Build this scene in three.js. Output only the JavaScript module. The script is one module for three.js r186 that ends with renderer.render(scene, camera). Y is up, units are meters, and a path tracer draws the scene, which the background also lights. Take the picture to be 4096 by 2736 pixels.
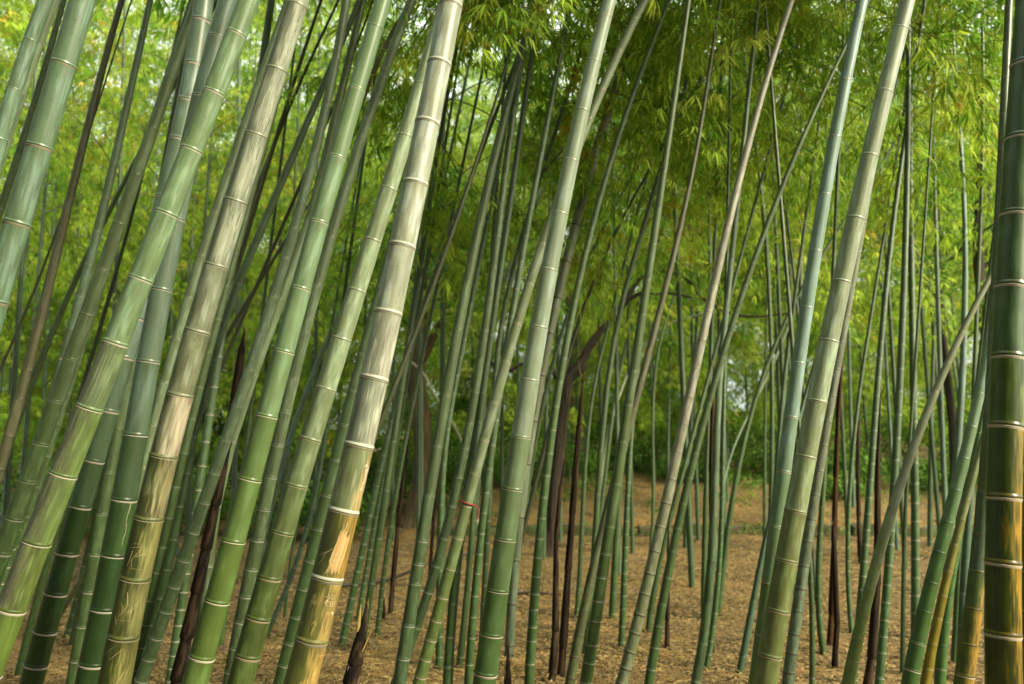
import * as THREE from 'three';
import { mergeGeometries } from 'three/addons/utils/BufferGeometryUtils.js';

// ---------------------------------------------------------------- camera, sky, sun, exposure
const scene = new THREE.Scene();
const camera = new THREE.PerspectiveCamera(45, 1024 / 684, 0.05, 400);
camera.position.set(0, 1.6, 0);
camera.rotation.set(Math.atan(98 / 826), 0, 0);
camera.focus = 3.3;
camera.userData.fStop = 2.4;
scene.add(camera);

const renderer = new THREE.WebGLRenderer({ antialias: true });
renderer.toneMapping = THREE.LinearToneMapping;
renderer.toneMappingExposure = 4.15;
renderer.shadowMap.enabled = true;

{ // bright overcast sky
  const w = 64, h = 32, d = new Float32Array(w * h * 4);
  for (let j = 0; j < h; j++) for (let i = 0; i < w; i++) {
    const el = ((j + 0.5) / h - 0.5) * Math.PI, s = Math.max(0, Math.sin(el));
    const L = el < 0 ? 0.25 : 0.44 * (1 + 1.3 * s);
    d.set([L * 0.97, L, L * 1.02, 1], (j * w + i) * 4);
  }
  const sky = new THREE.DataTexture(d, w, h, THREE.RGBAFormat, THREE.FloatType);
  sky.mapping = THREE.EquirectangularReflectionMapping; sky.magFilter = THREE.LinearFilter; sky.needsUpdate = true;
  scene.background = sky; scene.environment = sky;
}
const sun = new THREE.DirectionalLight(0xffeecb, 3.6);
sun.position.set(14.5, 11, 2.5); sun.target.position.set(0, 1, -6);
sun.castShadow = true; sun.shadow.radius = 24; sun.shadow.mapSize.set(2048, 2048);
Object.assign(sun.shadow.camera, { left: -25, right: 25, top: 25, bottom: -25, near: 1, far: 80 });
scene.add(sun, sun.target);

// ---------------------------------------------------------------- helpers
const V = (x, y, z) => new THREE.Vector3(x, y, z);
function rng(seed) { let s = seed | 0; return () => { s = (s + 0x6d2b79f5) | 0; let t = Math.imul(s ^ (s >>> 15), 1 | s); t = (t + Math.imul(t ^ (t >>> 7), 61 | t)) ^ t; return ((t ^ (t >>> 14)) >>> 0) / 4294967296; }; }
const lerp = (a, b, t) => a + (b - a) * t, clamp = (v, a = 0, b = 1) => Math.min(b, Math.max(a, v));
const smooth = (a, b, v) => { const t = clamp((v - a) / (b - a)); return t * t * (3 - 2 * t); };
const taken = {};
function numbered(n) { const k = taken[n] = (taken[n] ?? -1) + 1; return k ? n + '_' + String(k).padStart(3, '0') : n; }
function shade(o) { o.castShadow = o.receiveShadow = true; return o; }
function mesh(name, g, m, parent) { const o = shade(new THREE.Mesh(g, m)); o.name = name; parent.add(o); return o; }
function thing(name, label, category, group) {
  const o = new THREE.Group(); o.name = numbered(name); o.userData = { label, category }; if (group) o.userData.group = group; scene.add(o); return o;
}
function tag(o, label, category, group) { o.userData = { ...o.userData, label, category }; if (group) o.userData.group = group; return o; }
const Y = V(0, 1, 0);
// periodic value noise on a w x h raster with cx x cy cells
function noise(w, h, cx, cy, seed) {
  const r = rng(seed), g = new Float32Array(cx * cy).map(() => r()), out = new Float32Array(w * h);
  for (let j = 0; j < h; j++) {
    const y = j / h * cy, y0 = Math.floor(y), fy = y - y0, sy = fy * fy * (3 - 2 * fy), a = (y0 % cy) * cx, b = ((y0 + 1) % cy) * cx;
    for (let i = 0; i < w; i++) {
      const x = i / w * cx, x0 = Math.floor(x), fx = x - x0, sx = fx * fx * (3 - 2 * fx), p = x0 % cx, q = (x0 + 1) % cx;
      out[j * w + i] = lerp(lerp(g[a + p], g[a + q], sx), lerp(g[b + p], g[b + q], sx), sy);
    }
  }
  return out;
}
function hash2(x, z) { const s = Math.sin(x * 127.1 + z * 311.7) * 43758.5453; return s - Math.floor(s); }
function vnoise(x, z) {
  const a = Math.floor(x), b = Math.floor(z), u = x - a, v = z - b, su = u * u * (3 - 2 * u), sv = v * v * (3 - 2 * v);
  return lerp(lerp(hash2(a, b), hash2(a + 1, b), su), lerp(hash2(a, b + 1), hash2(a + 1, b + 1), su), sv);
}
function dataTex(d, w, h, srgb) {
  const t = new THREE.DataTexture(d, w, h); t.magFilter = THREE.LinearFilter; t.minFilter = THREE.LinearMipmapLinearFilter; t.generateMipmaps = true;
  t.wrapS = t.wrapT = THREE.RepeatWrapping; if (srgb) t.colorSpace = THREE.SRGBColorSpace; t.needsUpdate = true; return t;
}
const lin = (hex) => new THREE.Color(hex);

// ---------------------------------------------------------------- terrain
const KERB = -14.3;
function ground(x, z) {
  let h = (vnoise(x * 0.8, z * 0.8) - 0.5) * 0.06 + (vnoise(x * 2.7 + 9, z * 2.7) - 0.5) * 0.03;
  if (z > -4.5) h *= smooth(-2, -4.5, z);
  const back = KERB - z;
  if (back > 0) {
    const side = smooth(-3.5, -0.5, x), up = smooth(0, 0.12, back) * 0.2 + Math.min(back, 4.5) * 0.15 + Math.max(0, back - 4.5) * 0.07;
    h += lerp(Math.min(back, 40) * 0.05, Math.min(up, 4), side) + (vnoise(x * 0.5, z * 0.5) - 0.5) * 0.2 * clamp(back);
  }
  return h;
}
{
  const xs = [], zs = [];
  for (let x = -12; x <= 12.001; x += 0.15) xs.push(x);
  for (const e of [14, 17, 22, 30, 45, 80, 150]) { xs.push(e); xs.unshift(-e); }
  for (const e of [60, 30, 15, 8, 4, 1, -1]) zs.push(e);
  for (let z = -2; z > -22; z -= 0.12) zs.push(z);
  for (const e of [22.5, 23.5, 25, 28, 32, 38, 46, 60, 90, 150]) zs.push(-e);
  const p = [], uv = [], ix = [], n = xs.length;
  for (const z of zs) for (const x of xs) { p.push(x, ground(x, z), z); uv.push(x / 3, z / 3); }
  for (let j = 0; j + 1 < zs.length; j++) for (let i = 0; i + 1 < n; i++) { const a = j * n + i; ix.push(a, a + 1, a + n, a + 1, a + n + 1, a + n); }
  const g = new THREE.BufferGeometry();
  g.setAttribute('position', new THREE.Float32BufferAttribute(p, 3)); g.setAttribute('uv', new THREE.Float32BufferAttribute(uv, 2)); g.setIndex(ix); g.computeVertexNormals();
  const S = 1024, a = noise(S, S, 9, 9, 5), b = noise(S, S, 60, 60, 6), c = noise(S, S, 260, 260, 7), e = noise(S, S, 28, 28, 8), d = new Uint8Array(S * S * 4), bd = new Uint8Array(S * S * 4);
  for (let i = 0; i < S * S; i++) {
    const t = a[i] * 0.4 + b[i] * 0.3 + c[i] * 0.3, k = 0.62 + t * 0.62, m = smooth(0.6, 0.75, e[i]) * 0.35;
    d[i * 4] = clamp((152 - 42 * m) * k, 0, 255); d[i * 4 + 1] = clamp((121 - 26 * m) * k, 0, 255); d[i * 4 + 2] = clamp((56 - 18 * m) * k, 0, 255); d[i * 4 + 3] = 255;
    bd[i * 4] = bd[i * 4 + 1] = bd[i * 4 + 2] = 255 * (b[i] * 0.5 + c[i] * 0.5); bd[i * 4 + 3] = 255;
  }
  const m = new THREE.MeshStandardMaterial({ map: dataTex(d, S, S, true), bumpMap: dataTex(bd, S, S), bumpScale: 0.02, roughness: 1, color: new THREE.Color(0.44, 0.44, 0.44) });
  const o = mesh('ground', g, m, scene); o.userData = { kind: 'structure', label: 'tan earth floor under the fallen bamboo leaves' };
}

// ---------------------------------------------------------------- leaves and sprays
// one lanceolate leaf from the origin along +x, folded along its spine and bent down
function leafInto(P, C, IX, origin, dir, up, len, wid, bend, tint) {
  const side = dir.clone().cross(up).normalize(), n = side.clone().cross(dir).normalize(), base = P.length / 3;
  const at = (t, s, lift) => { const q = origin.clone().addScaledVector(dir, len * t).addScaledVector(n, -bend * len * t * t + lift * wid).addScaledVector(side, s * wid / 2); P.push(q.x, q.y, q.z); C.push(...tint); };
  at(0, 0, 0); at(0.38, -1, 0.18); at(0.38, 0, 0); at(0.38, 1, 0.18); at(1, 0, 0);
  IX.push(base, base + 2, base + 1, base, base + 3, base + 2, base + 1, base + 2, base + 4, base + 2, base + 3, base + 4);
}
function geo(P, C, IX) {
  const g = new THREE.BufferGeometry(); g.setAttribute('position', new THREE.Float32BufferAttribute(P, 3)); g.setAttribute('color', new THREE.Float32BufferAttribute(C, 3)); g.setIndex(IX); g.computeVertexNormals(); return g;
}
function spray(seed, nTwigs, perFan, L) {
  const r = rng(seed), P = [], C = [], IX = [];
  const stick = (a, b, w) => { // a thin three-sided twig
    const d = b.clone().sub(a).normalize(), s = d.clone().cross(Math.abs(d.y) > 0.9 ? V(1, 0, 0) : Y).normalize(), u = s.clone().cross(d), o = P.length / 3;
    for (const [q, k] of [[a, w], [b, w * 0.4]]) for (let i = 0; i < 3; i++) { const t = i * 2.094; const v = q.clone().addScaledVector(s, Math.cos(t) * k).addScaledVector(u, Math.sin(t) * k); P.push(v.x, v.y, v.z); C.push(0.5, 0.42, 0.3); }
    for (let i = 0; i < 3; i++) { const j = (i + 1) % 3; IX.push(o + i, o + j, o + 3 + i, o + j, o + 3 + j, o + 3 + i); }
  };
  const main = (t) => V(L * t, -0.18 * L * t * t, 0);
  stick(main(0), main(0.55), 0.003); stick(main(0.55), main(1), 0.002);
  for (let k = 0; k < nTwigs; k++) {
    const t = 0.15 + 0.85 * k / (nTwigs - 1), a = main(t), yaw = (k % 2 ? 1 : -1) * (0.35 + r() * 0.7) * (k === nTwigs - 1 ? 0.2 : 1), tl = L * (0.14 + r() * 0.26);
    const d = V(Math.cos(yaw), (r() - 0.55) * 0.8, Math.sin(yaw)).normalize(), e = a.clone().addScaledVector(d, tl);
    stick(a, e, 0.0016);
    for (let f = 0; f < perFan; f++) {
      const sp = (f / (perFan - 1) - 0.5) * 2.0 + (r() - 0.5) * 0.4, back = r() < 0.3 ? r() * 0.5 : 0;
      const ld = V(Math.cos(yaw + sp), -0.25 - r() * 0.6, Math.sin(yaw + sp)).normalize(), o = a.clone().lerp(e, 1 - back);
      const q = 0.72 + r() * 0.5, len = 0.085 + r() * 0.055;
      leafInto(P, C, IX, o, ld, V((r() - 0.5) * 0.9, 1, (r() - 0.5) * 0.9).normalize(), len, len * 0.13, 0.15 + r() * 0.35, [q, q * (0.96 + r() * 0.06), q * 0.9]);
    }
  }
  return geo(P, C, IX);
}
const sprays = [0, 1, 2].map((i) => spray(40 + i, 8, 5, 0.5));
const leafMat = new THREE.MeshPhysicalMaterial({ color: 0xffffff, vertexColors: true, roughness: 0.75, transmission: 0.5, thickness: 0, side: THREE.DoubleSide, specularIntensity: 0.15 });
const LEAF = [[0.26, 0.41, 0.035], [0.2, 0.36, 0.032], [0.32, 0.45, 0.04], [0.15, 0.31, 0.03], [0.35, 0.44, 0.05]];
const YELLOWED = [0.4, 0.32, 0.035];
// spots: [x, y, z, yaw, pitch, roll, scale]; colours picked per spray
function foliage(name, spots, parent, palette, seed, yellow = 0.02) {
  const r = rng(seed), parts = [[], [], []];
  for (const s of spots) parts[Math.floor(r() * 3)].push(s);
  const M = new THREE.Matrix4(), q = new THREE.Quaternion(), e = new THREE.Euler(), col = new THREE.Color();
  parts.forEach((list, k) => {
    if (!list.length) return;
    const o = shade(new THREE.InstancedMesh(sprays[k], leafMat, list.length)); o.name = name;
    o.userData.kind = 'stuff';
    list.forEach((s, i) => {
      e.set(s[5], s[3], s[4], 'YZX'); q.setFromEuler(e); M.compose(V(s[0], s[1], s[2]), q, V(s[6], s[6], s[6])); o.setMatrixAt(i, M);
      const c = r() < yellow ? YELLOWED : palette[Math.floor(r() * palette.length)], v = 0.85 + r() * 0.3;
      col.setRGB(c[0] * v, c[1] * v, c[2] * v); o.setColorAt(i, col);
    });
    parent.add(o);
  });
}

// ---------------------------------------------------------------- culm materials
const DW = 256, DH = 512;
function detailTex(seed, o) {
  const fine = noise(DW, DH, 128, 6, seed), mid = noise(DW, DH, 40, 5, seed + 1), blot = noise(DW, DH, 11, 3, seed + 2), speck = noise(DW, DH, 64, 96, seed + 3), flake = noise(DW, DH, 80, 9, seed + 4), big = noise(DW, DH, 4, 2, seed + 5);
  const d = new Uint8Array(DW * DH * 4), b = new Uint8Array(DW * DH * 4);
  for (let i = 0; i < DW * DH; i++) {
    let v = 0.8 + (fine[i] - 0.5) * 0.1 * o.streak + (mid[i] - 0.5) * 0.12 * o.streak + (blot[i] - 0.5) * 0.22 * o.blotch + (big[i] - 0.5) * 0.18 * o.blotch, g = 1, w = 1, h = 0.5 + (fine[i] - 0.5) * 0.3;
    const sp = smooth(0.86, 0.93, speck[i]); v *= 1 - 0.3 * sp * o.speck;
    const wax = smooth(0.55, 0.75, blot[i] * 0.6 + mid[i] * 0.4) * o.wax; v += wax * 0.14; w += wax * 0.08;
    if (o.flake) { const f = smooth(0.73, 0.8, flake[i] * 0.55 + big[i] * 0.45 + (fine[i] - 0.5) * 0.12); v *= 1 - 0.38 * f * o.flake; g += 0.05 * f; h -= f * 0.4; }
    d[i * 4] = clamp(v * 255 * (2 - g) * (1 - (mid[i] - 0.5) * 0.06), 0, 255); d[i * 4 + 1] = clamp(v * 255, 0, 255); d[i * 4 + 2] = clamp(v * 255 * w * (1 + (blot[i] - 0.5) * 0.12), 0, 255); d[i * 4 + 3] = 255;
    b[i * 4] = b[i * 4 + 1] = b[i * 4 + 2] = clamp(h) * 255; b[i * 4 + 3] = 255;
  }
  return { map: dataTex(d, DW, DH, true), bumpMap: dataTex(b, DW, DH) };
}
const DETAIL = {
  smooth: [11, 21].map((s) => detailTex(s, { streak: 0.6, blotch: 0.45, speck: 0.4, wax: 0.4, flake: 0 })),
  scuffed: [31, 41].map((s) => detailTex(s, { streak: 1.0, blotch: 0.65, speck: 0.8, wax: 0.6, flake: 0.12 })),
  flaky: [51, 61].map((s) => detailTex(s, { streak: 1.3, blotch: 0.8, speck: 1, wax: 0.5, flake: 0.4 })),
};
const cache = new Map();
function culmMat(hex, detail, v, rough) {
  const c = lin(hex), key = c.getHexString() + detail + v + rough;
  if (!cache.has(key)) {
    const m = new THREE.MeshPhysicalMaterial({ color: c.multiplyScalar(0.5), ...DETAIL[detail][v % 2], bumpScale: 0.0004, roughness: rough, specularIntensity: 0.8 });
    cache.set(key, m);
  }
  return cache.get(key);
}
const plainMat = (hex, rough) => { const key = 'p' + hex + rough; if (!cache.has(key)) cache.set(key, new THREE.MeshStandardMaterial({ color: lin(hex).multiplyScalar(0.5), roughness: rough })); return cache.get(key); };
const WHITE = 0xc2beae, CREAM = 0xb8b09a, TAN = 0x8f8468, DIM = 0x97a08c, SOFT = 0xa2aa94, BROWN = 0x40382a;
// kind: colour of the lowest internodes, of the upper ones, height over which it changes, surface, ring colour, gloss
const KIND = {
  wax: [0x647a3a, 0x8cac7e, 1.1, 2.0, 'scuffed', WHITE, 0.38], wax2: [0x385c2c, 0x8aa890, 1.0, 2.1, 'smooth', WHITE, 0.38], wax3: [0x36582a, 0x839f86, 1.0, 2.1, 'smooth', WHITE, 0.38],  // lowest wax2 and wax3 tones: own deep green, partly painted shade
  teal: [0x6f9070, 0x7e9e7e, 1, 3, 'scuffed', TAN, 0.38], giant: [0x848648, 0xbcc8ae, 1.1, 1.9, 'scuffed', 0x7a7862, 0.4], bleach: [0x727c42, 0xa0ac90, 1.1, 2.1, 'flaky', 0x8f8e76, 0.4],
  fresh: [0x668440, 0x88aa7c, 1.1, 2.2, 'smooth', WHITE, 0.34], fresh2: [0x4e763a, 0x9abc98, 0.9, 1.8, 'smooth', WHITE, 0.34], olive: [0x546832, 0x9cb088, 0.9, 1.9, 'scuffed', TAN, 0.38],
  smooth: [0x567a42, 0xb0c6a8, 0.9, 1.9, 'smooth', CREAM, 0.38], turq: [0x6a8a52, 0x9abcaa, 0.8, 1.9, 'smooth', CREAM, 0.36], palegreen: [0x7a884e, 0xb0c29c, 0.9, 1.9, 'scuffed', TAN, 0.4],
  beige: [0x86926a, 0xb6b6a0, 0.5, 2, 'scuffed', BROWN, 0.42], beigegrey: [0x728668, 0x949e80, 0.5, 1.9, 'scuffed', BROWN, 0.45], grey: [0x5c7248, 0x7e946c, 0.8, 2, 'scuffed', DIM, 0.45],
  grey2: [0x557046, 0x738a5e, 0.5, 2.2, 'scuffed', DIM, 0.45], greyteal: [0x567248, 0x7e9674, 0.5, 2, 'scuffed', DIM, 0.45], limepale: [0x76904e, 0x9cae88, 0.6, 1.7, 'smooth', CREAM, 0.38],
  limegrey: [0x748a3c, 0x9ca884, 0.6, 1.5, 'smooth', TAN, 0.4], midgreen: [0x4c6c32, 0x6c8456, 0.5, 2, 'smooth', DIM, 0.42], dark: [0x52703c, 0x6a8056, 0.6, 2.4, 'scuffed', DIM, 0.46],
  dark2: [0x54763e, 0x6c8658, 0.6, 2.2, 'smooth', DIM, 0.45], darkring: [0x547840, 0x6a8658, 0.6, 2.4, 'smooth', SOFT, 0.45], whitenode: [0x5a7c4a, 0x789474, 1, 2.6, 'smooth', WHITE, 0.42],
  whitenode2: [0x557a44, 0x6f8a64, 0.5, 2.2, 'smooth', SOFT, 0.44], yellow: [0x968a24, 0x8c9c6a, 0.7, 1.5, 'smooth', CREAM, 0.38], green: [0x54803e, 0x648e54, 0.5, 1.5, 'smooth', WHITE, 0.38],
  green2: [0x56783e, 0x6c885a, 0.5, 2.2, 'smooth', DIM, 0.45], gold: [0x6b6415, 0x4f6c3e, 1.0, 2.4, 'scuffed', CREAM, 0.3], gold2: [0x6c6a18, 0x6a7c5a, 0.9, 1.9, 'scuffed', CREAM, 0.34],
  teal2: [0x54785a, 0x6c8c72, 0.5, 2, 'smooth', DIM, 0.46], tealpale: [0x749478, 0x88a890, 0.5, 2, 'smooth', CREAM, 0.46], blackish: [0x4a5430, 0x545e3a, 0.5, 2, 'scuffed', BROWN, 0.55],
  darkbrown: [0x5c683e, 0x747656, 0.5, 2, 'scuffed', BROWN, 0.5], sheath: [0x2c1c10, 0x3a2816, 0.4, 2, 'flaky', BROWN, 0.75], rust: [0x4b2a12, 0x6a3f1b, 0.4, 2, 'flaky', BROWN, 0.75],
};
const mix = (a, b, t) => { const c = lin(a).convertLinearToSRGB(), d = lin(b).convertLinearToSRGB(); return new THREE.Color(lerp(c.r, d.r, t), lerp(c.g, d.g, t), lerp(c.b, d.b, t)).convertSRGBToLinear().getHex(); };

// colour prints that belong to single internodes: a weathered gold side, a scraped patch, carved strokes. u = 0.5 faces +z, u = 0.75 faces +x
function sidePrint(seed, green, gold, edge, opt = {}) {
  const W = 512, H = 512, fine = noise(W, H, 200, 6, seed), mid = noise(W, H, 60, 4, seed + 1), blot = noise(W, H, 14, 4, seed + 2), big = noise(W, H, 5, 2, seed + 3), speck = noise(W, H, 120, 110, seed + 4);
  const cv = document.createElement('canvas'); cv.width = W; cv.height = H; const cx = cv.getContext('2d'), im = cx.createImageData(W, H), d = im.data;
  const A = lin(green).convertLinearToSRGB(), B = lin(gold).convertLinearToSRGB(), K = lin(opt.third ?? 0xcdd2c0).convertLinearToSRGB();
  for (let j = 0; j < H; j++) for (let i = 0; i < W; i++) {
    const k = j * W + i, u = i / W, e = edge + (opt.slant ?? 0) * (j / H - 0.5);
    const t = smooth(-0.1, 0.1, Math.min(u - e, 0.985 - u) + (mid[k] - 0.5) * 0.13 + (blot[k] - 0.5) * 0.06 + (fine[k] - 0.5) * 0.09) * (opt.amount ?? 1);
    const v = 0.94 + (fine[k] - 0.5) * 0.16 + (mid[k] - 0.5) * 0.18 + (big[k] - 0.5) * 0.25 + (blot[k] - 0.5) * 0.14 - smooth(0.85, 0.93, speck[k]) * 0.16;
    const pale = (opt.pale ?? 0) * smooth(0.5, 0.62, blot[k] * 0.6 + mid[k] * 0.25 + fine[k] * 0.15);
    for (const [c, n] of [['r', 0], ['g', 1], ['b', 2]]) d[k * 4 + n] = clamp(lerp(lerp(A[c], B[c], t), K[c], pale) * v) * 255;
    d[k * 4 + 3] = 255;
  }
  cx.putImageData(im, 0, 0);
  if (opt.draw) opt.draw(cx, rng(seed + 9), W, H);
  const t = new THREE.CanvasTexture(cv); t.colorSpace = THREE.SRGBColorSpace; t.wrapS = t.wrapT = THREE.RepeatWrapping; t.magFilter = THREE.LinearFilter;
  return new THREE.MeshPhysicalMaterial({ color: new THREE.Color(0.4, 0.4, 0.4), map: t, bumpMap: DETAIL.scuffed[seed % 2].bumpMap, bumpScale: 0.0003, roughness: opt.rough ?? 0.4, specularIntensity: opt.spec ?? 0.8 });
}
const stroke = (cx, color, w, ...pts) => { cx.strokeStyle = color; cx.lineWidth = w; cx.lineCap = 'round'; cx.beginPath(); pts.forEach(([x, y], i) => (i ? cx.lineTo(x, y) : cx.moveTo(x, y))); cx.stroke(); };
const SCAR = '#e3cd9a', SCAR2 = '#cdb98a';
function scratches(cx, r, list) { for (const [x, y, dx, dy, w = 2] of list) { stroke(cx, r() < 0.5 ? SCAR : SCAR2, w, [x, y], [x + dx * 0.5 + (r() - 0.5) * 5, y + dy * 0.5], [x + dx, y + dy]); } }
function scrape(cx, r) { // long ragged shaved patch of bare wood
  for (let k = 0; k < 95; k++) {
    const x = 262 + r() * 66, c = 1 - Math.abs((x - 296) / 40), y0 = 120 + (1 - c) * 120 * r() + r() * 60, y1 = 460 - (1 - c) * 170 * r() - r() * 60;
    stroke(cx, ['#d2b680', '#c8a66c', '#dac48f', '#b98f4c'][Math.floor(r() * 4)], 2 + r() * 4, [x + 14, y0], [x + (r() - 0.5) * 6 + 6, (y0 + y1) / 2], [x - 4, y1]);
  }
  scratches(cx, r, [[240, 300, -70, 60, 2], [262, 270, -50, 70, 2.5], [232, 330, -30, 80, 2], [262, 420, -14, 60, 2], [306, 60, -4, 60, 3], [318, 80, 8, 50, 2], [270, 330, 60, -20, 1.5], [274, 360, 50, -20, 1.5]]);
  stroke(cx, '#8f8a60', 1.5, [268, 330], [300, 322], [330, 326]); stroke(cx, '#8f8a60', 1.5, [272, 372], [318, 352]);
}
function carving(cx, r) {
  // the good-fortune character, cut right of the middle
  const F = (w, ...p) => stroke(cx, SCAR, w, ...p.map(([x, y]) => [286 + x * 0.92, 96 + y * 1.25]));
  F(3, [10, 0], [16, 10]); F(3, [0, 22], [26, 18], [4, 54]); F(3, [15, 38], [15, 82]); F(3, [18, 44], [26, 56]); F(3, [12, 46], [2, 66]);
  F(3, [34, 8], [66, 6]); F(3, [40, 20], [42, 36], [62, 34], [60, 18], [40, 20]); F(3, [36, 48], [38, 80], [70, 76], [68, 44], [36, 48]); F(3, [37, 62], [69, 59]); F(3, [52, 46], [54, 78]);
  // a second, tighter character left of it and loose marks below
  const G = (w, ...p) => stroke(cx, SCAR2, w, ...p.map(([x, y]) => [214 + x * 0.7, 116 + y * 1.15]));
  G(2.6, [18, 0], [22, 10]); G(2.6, [4, 16], [40, 12]); G(2.6, [12, 24], [30, 22], [28, 36], [14, 37], [12, 24]); G(2.6, [4, 46], [38, 42]); G(2.6, [6, 48], [4, 80]); G(2.6, [36, 44], [40, 78]); G(2.6, [14, 56], [28, 54], [27, 68], [15, 70], [14, 56]); G(2.6, [-14, 92], [12, 90]);
  scratches(cx, r, [[262, 330, -12, 30, 2], [264, 332, 12, 26, 2], [160, 330, 20, 40, 2], [176, 372, 34, -10, 2], [184, 352, 10, 44, 2], [150, 360, 26, 6, 2], [336, 300, -8, 80, 2], [352, 392, -12, 36, 2.5], [262, 380, -4, 60, 1.5], [310, 250, 26, 8, 3]]);
  cx.fillStyle = '#efe6cf'; cx.beginPath(); cx.moveTo(338, 236); cx.lineTo(362, 250); cx.lineTo(358, 272); cx.closePath(); cx.fill();
}
function tuft(cx, r) { for (let k = 0; k < 22; k++) { const x = 210 + r() * 110; stroke(cx, k % 3 ? '#e8cf90' : '#c79a48', 1.5 + r() * 2, [x, 512], [x + 10 + r() * 10, 440 - r() * 60], [x + 18 + r() * 16, 380 - r() * 110 * (1 - Math.abs(x - 270) / 80)]); } scratches(cx, r, [[330, 90, 36, 4, 4], [348, 300, 14, 6, 3], [300, 420, 20, -14, 3]]); }
const twigMarks = (list) => (cx, r) => scratches(cx, r, list);
const SHEATHS = { sheath: [61, 62, 63].map((s) => sidePrint(s, 0x1d1710, 0x38291a, 0.5, { pale: 0.4, third: 0x6a5a44, rough: 0.85, spec: 0.25 })), rust: [64, 65].map((s) => sidePrint(s, 0x32200f, 0x5c3c1e, 0.5, { pale: 0.5, third: 0x2a1a10, rough: 0.85, spec: 0.25 })) };
const cracks = (n) => (cx, r) => { // dark splits where the skin has lifted
  for (let k = 0; k < n; k++) { let x = 330 + r() * 24, y = r() * 420; for (let s = 0; s < 7; s++) { const nx = x + (r() - 0.5) * 9 - 1, ny = y + 10 + r() * 16; stroke(cx, r() < 0.5 ? '#4c5440' : '#646a54', 1 + r() * 3.2, [x, y], [nx, ny]); x = nx; y = ny; } }
  for (let k = 0; k < 30; k++) { const x = 270 + r() * 110, y = r() * 480; stroke(cx, '#d6dacb', 1 + r() * 2, [x, y], [x - 2, y + 20 + r() * 50]); }
};
function scuffs(cx, r) { for (let k = 0; k < 150; k++) { const x = 130 + Math.pow(r(), 0.8) * 150, y = r() * 500; stroke(cx, ['#8a8c78', '#7c7c66', '#9a9c88', '#5e5e48'][k % 4], 0.8 + r() * 1.8, [x, y], [x + (r() - 0.5) * 6, y + 4 + r() * 22]); } }
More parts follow.
